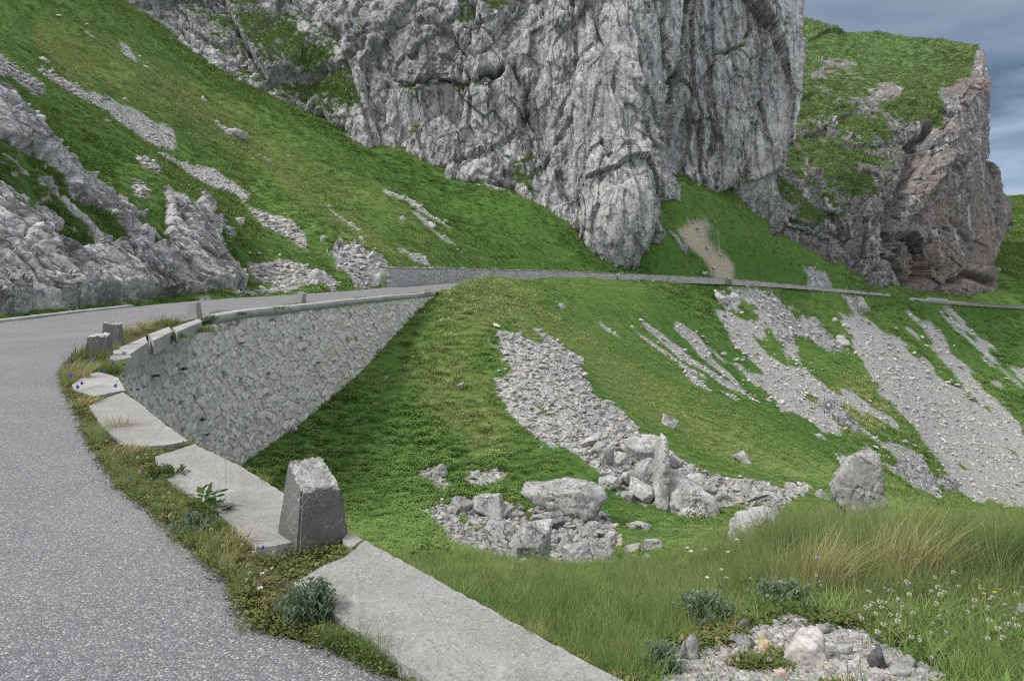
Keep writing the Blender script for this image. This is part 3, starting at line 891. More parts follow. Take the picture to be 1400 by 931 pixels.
# ================================================================== cliffs
def relief(name, mat, xl, xr, ytop, ybot, ctl, nx, ny, noise_fn, right=None, back_cols=0, back_rows=0, lam=1e-3):
    """rock face: a sheet whose distance is interpolated from control points, broken up along its own normal"""
    c = np.array(ctl, float)
    t = TPS(np.c_[c[:, 0] / 100, c[:, 1] / 100], c[:, 2], lam)
    u = np.linspace(0, 1, nx); v = np.linspace(0, 1, ny)
    U, V = np.meshgrid(u, v)
    px = xl + U * (xr - xl); py = None
    for _ in range(4):
        yt = np.interp(px, [a for a, b in ytop], [b for a, b in ytop]); yb = np.interp(px, [a for a, b in ybot], [b for a, b in ybot])
        py = yt + V * (yb - yt)
        if right is not None:
            xs = np.interp(py, [b for a, b in right], [a for a, b in right])
            xs = xs + 5.0 * fbm(np.c_[py.ravel() * .045, py.ravel() * 0, py.ravel() * 0 + len(name)], 5, 77, .62).reshape(xs.shape)
            px = xl + U * (xs - xl)
    Y = t(np.c_[px.ravel() / 100, py.ravel() / 100]).reshape(px.shape)
    P = np.stack([(px - 700) / F * Y, Y, H + (HOR - py) / F * Y], -1)
    du = np.gradient(P, axis=1); dv = np.gradient(P, axis=0)
    N = np.cross(dv, du); N /= np.linalg.norm(N, axis=-1, keepdims=True) + 1e-9
    if N[ny // 2, nx // 2, 1] > 0: N = -N
    for _ in range(14):
        N[1:-1, 1:-1] = (N[1:-1, 1:-1] + N[:-2, 1:-1] + N[2:, 1:-1] + N[1:-1, :-2] + N[1:-1, 2:]) / 5
    N *= np.array([0.40, 1.0, 0.65]); N /= np.linalg.norm(N, axis=-1, keepdims=True) + 1e-9
    N[:, -3:] = N[:, -4:-3]; N[:2] = N[2:3]
    if back_cols:   # the face turns away behind its outline
        k = np.arange(1, back_cols + 1)[None, :, None]
        e = P[:, -1:, :]
        dirn = np.array([-0.12, 1.0, 0.0])
        P = np.concatenate([P, e + dirn * (k ** 1.3) * 0.4], 1)
        N = np.concatenate([N, np.repeat(N[:, -1:], back_cols, 1)], 1)
    if back_rows:
        k = np.arange(back_rows, 0, -1)[:, None, None]
        e = P[:1]
        P = np.concatenate([e + np.array([0.03, 1.0, 0.02]) * (k ** 1.5) * 0.6, P], 0)
        N = np.concatenate([np.repeat(N[:1], back_rows, 0), N], 0)
    pxf = (P[..., 0] / P[..., 1] * F + 700); pyf = HOR - (P[..., 2] - H) * F / P[..., 1]
    d, attrs = noise_fn(P.reshape(-1, 3), pxf.ravel(), pyf.ravel())
    Q = P + N * d.reshape(P.shape[:2])[..., None]
    du = np.gradient(Q, axis=1); dv = np.gradient(Q, axis=0)
    N2 = np.cross(dv, du); N2 /= np.linalg.norm(N2, axis=-1, keepdims=True) + 1e-9
    if N2[ny // 2, nx // 2, 1] > 0: N2 = -N2
    nz = N2[..., 2].copy()
    for _ in range(4):
        nz[1:-1, 1:-1] = (nz[1:-1, 1:-1] * 2 + nz[:-2, 1:-1] + nz[2:, 1:-1] + nz[1:-1, :-2] + nz[1:-1, 2:]) / 6
    attrs['veg'] = attrs['vegfn'](nz.ravel(), Q.reshape(-1, 3), pxf.ravel(), pyf.ravel()); del attrs['vegfn']
    o = grid_mesh(name, Q, mat, None, {k: v.astype(np.float32) for k, v in attrs.items()}, False, 'structure', flip=False)
    o['_veg'] = 0; del o['_veg']
    return o, Q, attrs['veg'].reshape(Q.shape[:2]), N2


def seg_dist(px, py, pts):
    d = np.full(px.shape, 1e9)
    for (x0, y0), (x1, y1) in zip(pts[:-1], pts[1:]):
        dx, dy = x1 - x0, y1 - y0
        t = np.clip(((px - x0) * dx + (py - y0) * dy) / (dx * dx + dy * dy), 0, 1)
        d = np.minimum(d, np.hypot(px - x0 - t * dx, py - y0 - t * dy))
    return d

def rock_noise(P, seed, aniso, sizes, warp=0.35, tilt=1.0):
    """several sizes of tilted blocks plus fine grain; sizes = [(metres, amplitude)]"""
    w = np.stack([fbm(P * 0.12 + 5 * k, 3, seed + k) for k in range(3)], 1) * 3.0 + \
        np.stack([fbm(P * 0.7 + 5 * k, 2, seed + 10 + k) for k in range(3)], 1) * 0.5
    d = np.zeros(len(P), np.float32); crack = np.zeros(len(P), np.float32)
    for k, (s, a) in enumerate(sizes):
        o, e, r = facet((P + w * warp * min(1.5, s / 4)) * aniso / s, seed + 31 * k, tilt)
        d += a * o
        g = np.exp(-(e / 0.025) ** 2)
        d -= g * a * 0.13
        crack = np.maximum(crack, g * (0.45 if k < 2 else 0.2))
    return d, crack


A_CTL = [(-60, -120, 190), (40, -80, 190), (160, 0, 172), (240, 60, 171), (380, 140, 164), (480, 178, 159), (560, 212, 154.5), (640, 255, 151.5), (720, 272, 149.5), (850, 352, 149.5), (905, 312, 158),
         (200, -80, 195), (300, 0, 192), (400, 0, 196), (400, 80, 178), (440, 100, 172), (560, 0, 172), (560, 60, 163), (560, 108, 157), (600, 130, 161), (560, 170, 157), (520, 150, 160),
         (640, 110, 158), (640, 0, 168), (720, 60, 163), (700, 180, 158), (850, 0, 160), (850, 150, 153), (800, 250, 151), (890, 120, 155), (905, 0, 163), (905, 230, 156),
         (935, 60, 170), (930, 200, 171), (960, 303, 171), (940, 300, 169), (1000, 0, 179), (1000, 160, 174), (1060, 60, 181), (1105, 20, 184), (1105, 100, 182), (1088, 230, 179), (1000, 275, 176), (1050, 245, 177), (1050, 180, 176),
         (905, 420, 176), (925, 335, 178), (950, 330, 184), (905, 345, 166), (1000, 420, 190), (1090, 420, 195), (1150, 300, 181), (1150, 0, 187), (700, 420, 151), (400, 300, 165), (200, 200, 174), (100, 100, 180), (600, -150, 185), (900, -150, 175), (1100, -150, 200)]
CLEFTS = [([(912, 305), (905, 250), (908, 205), (925, 180), (932, 120), (945, 60), (960, -40)], 7, 7.0), ([(722, 205), (715, 160), (722, 120), (705, 90)], 5, 4.0), ([(640, 240), (700, 250), (745, 225), (780, 160)], 3.5, 2.0),
          ([(545, 112), (590, 102), (640, 118), (690, 100)], 5, 3.4), ([(400, 130), (440, 165), (470, 180)], 5, 3), ([(600, 222), (650, 208), (700, 190)], 2.5, 1.8), ([(690, 235), (712, 268)], 4, 3),
          ([(760, 110), (790, 70), (780, 20), (800, -60)], 4, 2.5), ([(875, 60), (890, 130), (875, 160)], 4, 3), ([(995, 60), (1030, 40), (1050, 0)], 3, 3), ([(985, 110), (1000, 160), (985, 200)], 3, 2.5),
          ([(820, 200), (850, 262), (880, 245), (900, 255)], 2.2, 1.5), ([(245, 30), (260, 60), (275, 75)], 2.5, 2), ([(330, 60), (370, 120)], 2.5, 2), ([(640, 60), (650, 0), (640, -40)], 3, 2), ([(530, 100), (480, 60), (440, 40)], 5, 2.5)]
RIGHT_A = [(1117, -150), (1118, 0), (1119, 22), (1126, 38), (1121, 60), (1117, 100), (1110, 150), (1101, 205), (1095, 240), (1099, 300), (1104, 430)]
def noise_a(P, px, py):
    d, crack = rock_noise(P, 200, np.array([1.0, 1.0, 0.42]), [(28, 4.4), (11.0, 1.9), (4.4, 0.85), (1.9, 0.46), (0.9, 0.24)], 0.08)
    d += 0.25 * fbm(P * [1.3, 1.3, .5], 3, 222)
    # tall joints: steep pillars and gutters
    wz = fbm(P * .05, 3, 225) * 3.0
    for sc_, am, sd in ((13.0, 3.2, 226), (4.6, 1.15, 227)):
        q = np.c_[P[:, 0] + .25 * P[:, 2] * .3 + wz, P[:, 1] + wz, P[:, 2] * .11] / sc_
        o_, e_, _ = facet(q, sd, .5)
        gg = np.exp(-(e_ / .05) ** 2)
        d += am * o_ - .12 * am * gg; crack = np.maximum(crack, .3 * gg)
    ww = 13 * fbm(np.c_[px * .03, py * .03, px * 0], 5, 91, .68)
    cn = fbm(np.c_[px * .05, py * .05, px * 0], 3, 93)
    for pts, w, dep in CLEFTS:
        s = seg_dist(px + ww, py + ww, pts)
        g = np.exp(-(s / w) ** 2)
        g = g * np.clip(.65 + 1.1 * cn, 0.0, 1.5) if dep < 5 else g
        d -= dep * (1.9 if dep > 5 else 1.1) * g; crack = np.maximum(crack, g * (.9 if dep > 2.6 else .5))
    cx_ = np.interp(py, [-40, 60, 120, 180, 205, 250, 305, 340], [960, 945, 932, 925, 908, 905, 912, 915]) + ww * .5
    d -= 8.0 * sstep(-2, 5, px - cx_) * (py > -60)
    # the smooth pale pillar
    sm = np.exp(-(((px - 835) / 60) ** 2 + ((py - 110) / 130) ** 2))
    d *= 1 - 0.55 * sm
    ed = np.interp(py, [b for a_, b in RIGHT_A], [a_ for a_, b in RIGHT_A]) - px
    fe = sstep(60, 12, ed)
    d = d * (1 - .72 * fe) - 5.8 * fe
    # overhanging roof of the right part
    roof = np.interp(px, [960, 990, 1005, 1030, 1060, 1090, 1110], [320, 292, 268, 252, 244, 222, 215]) + ww * 0.5
    d = np.where((px > 955) & (py > roof), d * (1 - .7 * sstep(0, 8, py - roof)) - 12 * sstep(0, 10, py - roof), d)
    warm = np.exp(-((py - (roof - 14)) / 16) ** 2) * (px > 985) * 0.9 * sstep(0.1, 0.5, 0.5 + fbm(P * .15, 3, 95))
    def veg(nz, Q, px, py):
        n = fbm(Q * 0.16, 5, 97, 0.6)
        zone = np.exp(-(((px - 420) / 110) ** 2 + ((py - 90 + (px - 420) * -0.55) / 62) ** 2))
        for cx, cy, rx, ry, k in [(560, 150, 36, 45, .8), (690, 5, 75, 26, .8), (650, 140, 70, 26, .5), (1010, 100, 26, 40, .6), (1040, 60, 30, 40, .6), (740, 180, 40, 40, .5), (715, 240, 26, 30, .8), (1090, 20, 16, 26, .8), (895, 300, 20, 26, .5), (330, 30, 70, 36, .5), (360, 0, 60, 30, .6)]:
            zone = np.maximum(zone, k * np.exp(-(((px - cx) / rx) ** 2 + ((py - cy) / ry) ** 2)))
        return sstep(0.62, 0.80, nz * 0.75 + n * 0.34 + zone * 0.72)
    sn = fbm(P * [.35, .35, .03], 4, 231, .6)
    zone = np.zeros(len(P))
    for cx, cy, rx, ry, k in [(560, 50, 110, 70, 1.0), (700, 60, 50, 60, .7), (980, 150, 50, 120, .8), (600, 165, 60, 40, .4), (760, 230, 40, 60, .4), (1050, 100, 50, 80, .6), (300, 70, 60, 60, .3)]:
        zone = np.maximum(zone, k * np.exp(-(((px - cx) / rx) ** 2 + ((py - cy) / ry) ** 2)))
    stain = np.clip(sstep(.30, .75, zone * .75 + .45 * sn + .10) + .7 * sstep(.25, .5, sn), 0, 1) * (1 - .8 * sm)
    return d, dict(crack=crack, warm=warm, stain=stain, vegfn=veg)

cliffA, QA, VA, NA = relief('cliff', M['cliff'], -40, 1100, [(-60, -160), (1200, -160)], [(-60, -60), (100, 20), (240, 110), (480, 225), (640, 300), (850, 400), (905, 380), (960, 350), (1010, 330), (1110, 330)],
                            A_CTL, 1150, 470, noise_a, right=RIGHT_A, back_cols=26, back_rows=0)
print('cliff A', round(time.time() - T0, 1))

C_CTL = [(940, 240, 205), (1000, 240, 205), (1060, 260, 205), (1060, 200, 245), (1110, 285, 214), (1110, 200, 262), (1110, 100, 330), (1110, 30, 400), (1060, 30, 420), (1200, 300, 228), (1215, 340, 226), (1170, 320, 222), (1150, 270, 226), (1215, 290, 232), (1200, 200, 268), (1200, 100, 330), (1200, 48, 390),
         (1290, 380, 262), (1280, 300, 266), (1260, 220, 285), (1280, 200, 284), (1280, 130, 308), (1300, 57, 350), (1335, 62, 334), (1350, 150, 310), (1355, 200, 304), (1350, 300, 292), (1384, 290, 308), (1372, 250, 312), (1290, 250, 270), (1240, 330, 244), (1232, 385, 240), (1370, 380, 290), (1310, 385, 268),
         (1180, 395, 222), (1000, 300, 190), (1050, 330, 200), (1100, 350, 207), (1000, 420, 190), (1200, 460, 226), (1300, 460, 264), (1380, 460, 292), (1235, 300, 254), (1230, 250, 262)]
def noise_c(P, px, py):
    rot = np.array([[math.cos(.5), 0, math.sin(.5)], [0, 1, 0], [-math.sin(.5), 0, math.cos(.5)]])
    Pr = P @ rot.T
    d, crack = rock_noise(Pr, 400, np.array([0.55, 0.8, 1.15]), [(34, 3.8), (12, 1.7), (4.2, 0.95), (1.8, 0.62), (1.0, .3)], 0.12)
    soft = np.exp(-(((px - 1215) / 100) ** 2 + ((py - 90) / 60) ** 2))
    for cx, cy, rx, ry, k in [(1085, 280, 42, 22, .75), (1260, 120, 60, 45, .6)]:
        soft = np.maximum(soft, k * np.exp(-(((px - cx) / rx) ** 2 + ((py - cy) / ry) ** 2)))
    d *= 1 - 0.80 * np.clip(soft * 1.3, 0, 1)
    d *= 1 - 0.5 * sstep(1290, 1335, px)
    ww = 6 * fbm(np.c_[px * .04, py * .04, px * 0], 3, 191)
    for pts, w, dep in [([(1275, 170), (1240, 230), (1225, 300), (1222, 345), (1240, 390)], 7, 8), ([(1262, 330), (1270, 370)], 5, 5), ([(1290, 385), (1320, 376), (1350, 384)], 5, 6), ([(1010, 262), (1060, 300), (1110, 312), (1150, 322)], 3, 2.5),
                        ([(1353, 220), (1366, 260), (1372, 330)], 3, 4), ([(1300, 300), (1330, 340)], 3, 3), ([(1190, 300), (1185, 350)], 4, 3.5), ([(1215, 300), (1230, 255), (1260, 215)], 4, 3)]:
        s = seg_dist(px + ww, py + ww, pts); g = np.exp(-(s / w) ** 2)
        d -= dep * g; crack = np.maximum(crack, g * 0.6)
    warm = sstep(0.30, 0.72, 0.42 + 0.6 * fbm(P * .07, 4, 195) + 0.25 * sstep(1215, 1300, px) * sstep(200, 330, py) - 0.55 * sstep(1225, 1190, px) * sstep(230, 280, py))
    grey = sstep(1225, 1190, px) * sstep(255, 290, py)
    warm = warm * (1 - grey) * 0.85
    GR = [(1088, 20), (1180, 40), (1338, 58), (1318, 110), (1282, 130), (1290, 170), (1245, 172), (1205, 145), (1235, 120), (1170, 90), (1150, 70), (1110, 90), (1085, 80)]
    def veg(nz, Q, px, py):
        n = fbm(Q * 0.085, 5, 197, 0.62)
        z = pip(px + ww * 1.6, py + ww * 1.6, GR) * 1.0
        for cx, cy, rx, ry, k in [(1070, 268, 42, 24, 1.0), (1110, 292, 40, 20, 1.0), (1130, 200, 70, 70, .85), (1110, 130, 50, 60, .72), (1180, 250, 50, 30, .75), (1100, 80, 50, 36, .95), (1180, 170, 60, 50, .75), (1250, 180, 50, 40, .75), (1130, 250, 50, 40, .8), (1215, 215, 40, 30, .6), (1165, 100, 60, 40, .72), (1200, 70, 60, 40, .9), (1370, 232, 14, 10, .9), (1225, 385, 20, 12, .6)]:
            z = np.maximum(z, k * np.exp(-(((px - cx) / rx) ** 2 + ((py - cy) / ry) ** 2)))
        return sstep(0.52, 0.62, nz * 0.42 + n * 0.50 + fbm(Q * .35, 3, 198, .6) * .20 + z * 0.66 - 0.55 * sstep(1225, 1262, px) * sstep(150, 185, py) - 0.25 * sstep(300, 340, py))
    return d, dict(crack=crack, warm=warm, stain=sstep(.1, .5, fbm(P * [.2, .2, .03], 4, 233, .6)) * .6, vegfn=veg)

right_c = [(1330, 56), (1336, 62), (1346, 72), (1353, 110), (1356, 150), (1352, 215), (1364, 226), (1371, 238), (1373, 262), (1384, 275), (1385, 295), (1373, 330), (1368, 352), (1362, 385), (1366, 470)]
cliffC, QC, VC, NC = relief('cliff', M['cliff_far'], 930, 1385, [(900, 10), (1090, 18), (1107, 27), (1135, 37), (1160, 43), (1200, 44), (1250, 51), (1300, 56), (1335, 58), (1390, 60)],
                            [(930, 400), (1400, 420)], C_CTL, 620, 480, noise_c, right=right_c, back_cols=26, back_rows=16)
print('cliff C', round(time.time() - T0, 1))

# ------------------------------------------------------------------ karst outcrop beside the road
ocx = np.linspace(-130, 345, 560); ocr = np.linspace(0, 1, 420)
OX, OV = np.meshgrid(ocx, ocr)
ytop_o = np.interp(OX, [-130, 0, 50, 100, 150, 215, 260, 300, 330, 345], [60, 100, 140, 190, 215, 240, 262, 280, 320, 380])
ybot_o = np.interp(OX, [-130, 0, 140, 230, 320, 345], [452, 438, 420, 410, 398, 394])
OY_ = ytop_o + OV * (ybot_o - ytop_o)
# distance from the ground itself: first row of the slope met by the sight line
Yo = np.empty_like(OX)
A0 = bil(FA, np.repeat(ocx[None], 400, 0).ravel(), np.repeat(np.linspace(math.log(20), math.log(110), 400)[:, None], len(ocx), 1).ravel()).reshape(400, len(ocx))
lys = np.linspace(math.log(20), math.log(110), 400)
for j in range(len(ocx)):
    mono = np.minimum.accumulate(A0[:, j])
    Yo[:, j] = np.exp(np.interp(-OY_[:, j], -mono, lys))
for _ in range(60):
    Yo[1:-1, 1:-1] = (Yo[1:-1, 1:-1] + Yo[:-2, 1:-1] + Yo[2:, 1:-1] + Yo[1:-1, :-2] + Yo[1:-1, 2:]) / 5
PO = np.stack([(OX - 700) / F * Yo, Yo, H + (HOR - OY_) / F * Yo], -1)
du = np.gradient(PO, axis=1); dv = np.gradient(PO, axis=0)
NO = np.cross(dv, du); NO /= np.linalg.norm(NO, axis=-1, keepdims=True) + 1e-9
if NO[200, 300, 1] > 0: NO = -NO
for _ in range(30):
    NO[1:-1, 1:-1] = (NO[1:-1, 1:-1] + NO[:-2, 1:-1] + NO[2:, 1:-1] + NO[1:-1, :-2] + NO[1:-1, 2:]) / 5
p = PO.reshape(-1, 3); oxf, oyf = OX.ravel(), OY_.ravel()
al = (p[:, 0] * 0.78 - p[:, 2] * 0.62); ac = (p[:, 0] * 0.62 + p[:, 2] * 0.78)
q = np.c_[al * 0.17, p[:, 1] * 0.5, ac]
w = np.stack([fbm(p * 0.5 + 3 * k, 3, 500 + k) for k in range(3)], 1)
o1, e1, r1 = facet((q + w * 0.35) * 0.55, 501); o2, e2, r2 = facet((q + w * 0.3) * 1.5, 502); o3, e3, r3 = facet((q + w * .2) * 4.0, 503); o4, e4, r4 = facet((q + w * .15) * 9.0, 504)
rd = fbm(q * 1.3 + w * 0.3, 5, 510, 0.6, ridged=True)
rdl = fbm(np.c_[al * .22, p[:, 1] * .3, ac * 1.25] + w * .15, 4, 512, .6, ridged=True)
g1, g2, g3 = [np.exp(-(e / s) ** 2) for e, s in ((e1, .04), (e2, .06), (e3, .10))]
d = 0.42 * o1 + 0.34 * o2 + 0.22 * o3 + 0.09 * o4 + 0.12 * rd + 0.42 * rdl - 0.40 * g1 - 0.26 * g2 - 0.10 * g3
inside = np.zeros(len(p))
ww1 = 16 * fbm(np.c_[oxf * .03, oyf * .03, oxf * 0], 4, 515, .6); ww2 = 16 * fbm(np.c_[oxf * .03 + 9, oyf * .03, oxf * 0], 4, 516, .6)
for poly in [[(-130, 90), (0, 118), (50, 155), (60, 190), (120, 245), (175, 290), (215, 330), (230, 300), (212, 262), (225, 266), (265, 290), (262, 265), (285, 285), (322, 370), (335, 388), (330, 410), (-130, 470)]]:
    inside = np.maximum(inside, pip(oxf + ww1, oyf + ww2, poly) * 1.0)
for poly in [[(0, 195), (40, 200), (95, 262), (160, 320), (175, 345), (130, 345), (60, 335), (40, 290), (15, 262), (-40, 250)], [(60, 330), (95, 360), (105, 390), (70, 372)], [(170, 300), (230, 330), (200, 345)], [(240, 290), (262, 320), (250, 325)]]:
    inside = np.where(pip(oxf + ww1 * 1.3, oyf + ww2 * 1.3, poly), 0.25, inside)
ins = inside.reshape(OX.shape)
for _ in range(10):
    ins[1:-1, 1:-1] = (ins[1:-1, 1:-1] + ins[:-2, 1:-1] + ins[2:, 1:-1] + ins[1:-1, :-2] + ins[1:-1, 2:]) / 5
ins[:, 0] = ins[:, 1]
inf = ins.ravel()
d = d * 0.62 + (inf - 0.45) * 0.95 + 0.10
d *= 1 - 0.0 * inf
footf = sstep(0.935, 1.0, OV.ravel()); d = d * (1 - footf) - 0.35 * footf
QO = PO + NO * d.reshape(OX.shape)[..., None]
n_ = fbm(p * 0.9, 5, 520, .65)
vg = sstep(0.50, 0.62, 0.70 - 0.75 * inf + 0.60 * n_ - 0.2 * rdl - 0.25 * (o2) + 0.12 * (g2 + g1))
outcrop = grid_mesh('rock_outcrop', QO, M['outcrop'], ins > 0.10, dict(veg=vg.astype(np.float32)), False, 'structure')
VO = vg.reshape(OX.shape)
print('outcrop', round(time.time() - T0, 1))
# ================================================================== the stone wall of the bend
def path(XF, Y0, Y1, step):
    ys = np.linspace(Y0, Y1, 4000); xs = XF(ys)
    s = np.r_[0, np.cumsum(np.hypot(np.diff(xs), np.diff(ys)))]
    sv = np.arange(0, s[-1], step)
    y = np.interp(sv, s, ys); x = np.interp(sv, s, xs)
    tx, ty = np.gradient(x), np.gradient(y); l = np.hypot(tx, ty); tx /= l; ty /= l
    return sv, x, y, tx, ty           # outward (downhill) normal is (ty, -tx)

def wall_face(name, mat, sv, x, y, nx, ny, ztop, zbot, rows, batter, cell, amp, parent, seed, joint=0.10, thick=0.45):
    v = np.linspace(0, 1, rows)
    dep = (ztop - zbot)[None, :] * v[:, None]
    P = np.empty((rows, len(sv), 3))
    P[..., 0] = x[None] + nx[None] * dep * batter; P[..., 1] = y[None] + ny[None] * dep * batter; P[..., 2] = ztop[None] - dep
    ss = np.broadcast_to(sv[None], dep.shape)
    wob = np.stack([fbm(np.c_[ss.ravel() * 1.1, P[..., 2].ravel() * 1.1, 0 * ss.ravel() + 7 * k], 3, seed + k) for k in range(2)], 1) * 0.12
    q = np.c_[(ss.ravel() + wob[:, 0]) / cell[0], (P[..., 2].ravel() + wob[:, 1]) / cell[1], 0 * ss.ravel() + 0.5]
    o, e, r = facet(q, seed, 0.6)
    prof = sstep(0.0, joint * 2.2, e)
    fine = fbm(np.c_[ss.ravel() * 6, P[..., 2].ravel() * 6, 0 * ss.ravel()], 3, seed + 9)
    d = amp * (0.75 * o * prof + 0.9 * prof - 0.9) - 1.6 * amp * (r < -0.965) + amp * 0.25 * fine
    d += 0.06 * fbm(np.c_[ss.ravel() * .3, P[..., 2].ravel() * .3, 0 * ss.ravel()], 2, seed + 12)
    d[:len(sv)] = np.minimum(d[:len(sv)], 0)
    P[..., 0] += nx[None] * d.reshape(dep.shape); P[..., 1] += ny[None] * d.reshape(dep.shape)
    at = dict(cell=np.clip(0.5 + 0.5 * r + 0.0, 0, 1), joint=(1 - sstep(joint * 0.3, joint * 1.1, e)))
    # thickness: top and back
    top = P[0].copy(); bk = top.copy(); bk[:, 0] -= nx * thick; bk[:, 1] -= ny * thick
    lo = bk.copy(); lo[:, 2] = zbot
    Pf = np.concatenate([lo[None], bk[None], P], 0)
    def endcol(k):
        c = Pf[:, k:k + 1].copy(); c[2:, :, 0] -= nx[k] * thick; c[2:, :, 1] -= ny[k] * thick; c[2:, :, 0] -= 0; return c
    Pf = np.concatenate([endcol(0), Pf, endcol(len(sv) - 1)], 1)
    def pad(a, val):
        a = np.concatenate([np.full((2, len(sv)), val), a.reshape(rows, len(sv))], 0)
        return np.concatenate([a[:, :1], a, a[:, -1:]], 1).ravel()
    at = {k: pad(a, 0.5 if k == 'cell' else 0.0).astype(np.float32) for k, a in at.items()}
    return grid_mesh(name, Pf, mat, None, at, False, None, parent, flip=True)

wall = empty('retaining_wall', (float(XK(30)), 30, -5.5), 'tall curved retaining wall of grey rubble stone holding up the bend of the road', 'stone wall'); wall['kind'] = 'thing'
def rel(o, root):
    o.parent = root; o.matrix_parent_inverse = Matrix.Translation(-Vector(root.location)) if root.rotation_euler.z == 0 else (Matrix.Translation(Vector(root.location)) @ Matrix.Rotation(root.rotation_euler.z, 4, 'Z')).inverted()
    return o
def zB(X, Y):
    return H + (HOR - bil(FB, X / Y * F + 700, np.log(Y))) / F * Y
sv, x, y, tx, ty = path(XK, 10.9, 50.7, 0.033)
nx, ny = ty, -tx
zb = zB(x + 0.5, y) - 0.6
rel(wall_face('masonry', M['masonry'], sv, x, y, nx, ny, np.full(len(sv), -0.20), zb, 165, 0.10, (0.38, 0.27), 0.07, None, 700, 0.045), wall)
sv, x, y, tx, ty = path(XK, 1.0, 10.87, 0.08)
rel(wall_face('masonry', M['masonry'], sv, x, y, ty, -tx, np.full(len(sv), -0.24), zB(np.maximum(x, -9) + 0.4, np.maximum(y, 2)) - 1.2, 50, 0.10, (0.36, 0.26), 0.045, None, 705, .06), wall)
# end face of the wall
# mortared coping, one run with shallow joints
def strip_prism(name, mat, sv, x, y, tx, ty, off_in, off_out, z0, z1, parent, seed):
    n_x, n_y = ty, -tx
    jit = 0.008 * fbm(np.c_[sv * 3, sv * 0, sv * 0], 3, seed)
    prof = [(off_in, z0), (off_in, z1 - .02), (off_in + .02, z1), (off_out - .03, z1 - .005), (off_out, z1 - .035), (off_out, z0)]
    P = np.stack([np.stack([x + n_x * (a + jit), y + n_y * (a + jit), b + 0 * x + (0 if b is z0 else jit)], -1) for a, b in prof], 0)
    P = np.concatenate([P, P[:1]], 0)
    o = grid_mesh(name, P, mat, None, None, False, None, None)
    # close the ends
    bm = bmesh.new(); bm.from_mesh(o.data)
    bmesh.ops.remove_doubles(bm, verts=bm.verts, dist=1e-5)
    bmesh.ops.holes_fill(bm, edges=[e for e in bm.edges if e.is_boundary], sides=0)
    bmesh.ops.recalc_face_normals(bm, faces=bm.faces); bm.to_mesh(o.data); bm.free()
    if parent: rel(o, parent)
    return o
segs = [23.75, 27.1, 30.3, 34.2, 38.0, 41.5, 45.0, 48.0, 50.75]
for k, (a, b) in enumerate(zip(segs[:-1], segs[1:])):
    sv, x, y, tx, ty = path(XK, a + 0.02, b - 0.01, 0.12)
    strip_prism('coping_slab', M['coping'], sv, x, y, tx, ty, -0.50, 0.06, -0.205, 0.085 + 0.012 * (k % 2), wall, 720 + k)
print('wall', round(time.time() - T0, 1))

# ------------------------------------------------------------------ concrete slabs along the edge
SLAB_POLYS = []
def slab(poly, ztop, thick, label, mat, seed, group='concrete slabs capping the roadside wall'):
    rg = random.Random(seed)
    SLAB_POLYS.append([tuple(G(a, b, ztop)[:2]) for a, b in poly])
    pts = [G(a, b, ztop)[:2] for a, b in poly]
    out = []
    for i in range(len(pts)):
        p, q = pts[i], pts[(i + 1) % len(pts)]
        L = np.linalg.norm(q - p); n = max(1, int(L / 0.05))
        for k in range(n):
            t = k / n
            j = 0.005 if 0 < k < n else 0.004
            out.append(p + (q - p) * t + np.array([rg.uniform(-j, j), rg.uniform(-j, j)]))
    c = np.mean(out, 0)
    bm = bmesh.new()
    vs = [bm.verts.new((a[0] - c[0], a[1] - c[1], 0)) for a in out]
    f = bm.faces.new(vs)
    if f.normal.z < 0: f.normal_flip()
    bmesh.ops.recalc_face_normals(bm, faces=[f])
    f.normal_update()
    if f.normal.z < 0: f.normal_flip()
    r = bmesh.ops.inset_region(bm, faces=[f], thickness=0.016, depth=0.0)
    for v in bm.verts:
        if any(e.is_boundary for e in v.link_edges): v.co.z = -0.014 + rg.uniform(-.004, .003)
    be = [e for e in bm.edges if e.is_boundary]
    ex = bmesh.ops.extrude_edge_only(bm, edges=be)
    for g in ex['geom']:
        if isinstance(g, bmesh.types.BMVert): g.co.z -= thick
    bmesh.ops.holes_fill(bm, edges=[e for e in bm.edges if e.is_boundary], sides=0)
    o = bm_obj('concrete_slab', bm, mat)
    o.location = (c[0], c[1], ztop)
    return tag(o, label, 'concrete slab', group)

slab([(402, 793), (448, 766), (472, 757), (499, 735), (560, 768), (640, 812), (700, 845), (860, 931), (1010, 1012), (1180, 1105), (900, 1160), (720, 1010), (600, 934), (510, 872), (462, 840), (432, 812)], 0.075, 0.30,
     'large grey concrete slab running out of the bottom of the picture in front of the broken post', M['slab'], 1)
slab([(211, 622), (266, 605), (331, 636), (389, 672), (420, 690), (472, 718), (440, 728), (400, 738), (378, 742), (350, 745), (320, 717), (290, 690), (228, 652)], 0.07, 0.30,
     'long grey concrete slab with the broken post standing at its near end', M['slab'], 2)
slab([(477, 724), (497, 734), (480, 745), (470, 741), (468, 733)], 0.055, 0.25, 'small broken slab remnant wedged behind the foot of the broken post', M['slab'], 3)
slab([(122, 553), (148, 541), (168, 535), (190, 549), (222, 575), (256, 600), (232, 605), (206, 608), (174, 606), (150, 590), (137, 576)], 0.07, 0.30,
     'grey concrete slab with a grassy joint at both ends, second beyond the broken post', M['slab'], 4)
slab([(99, 524), (116, 511), (137, 507), (162, 515), (171, 532), (148, 536), (128, 540), (101, 531)], 0.06, 0.30,
     'short pale slab beside the grassy corner below the paired posts', M['coping'], 5)
slab([(148, 479), (175, 475), (180, 487), (158, 492), (146, 488)], 0.06, 0.30, 'short low coping block at the foot of the paired posts', M['coping'], 6)
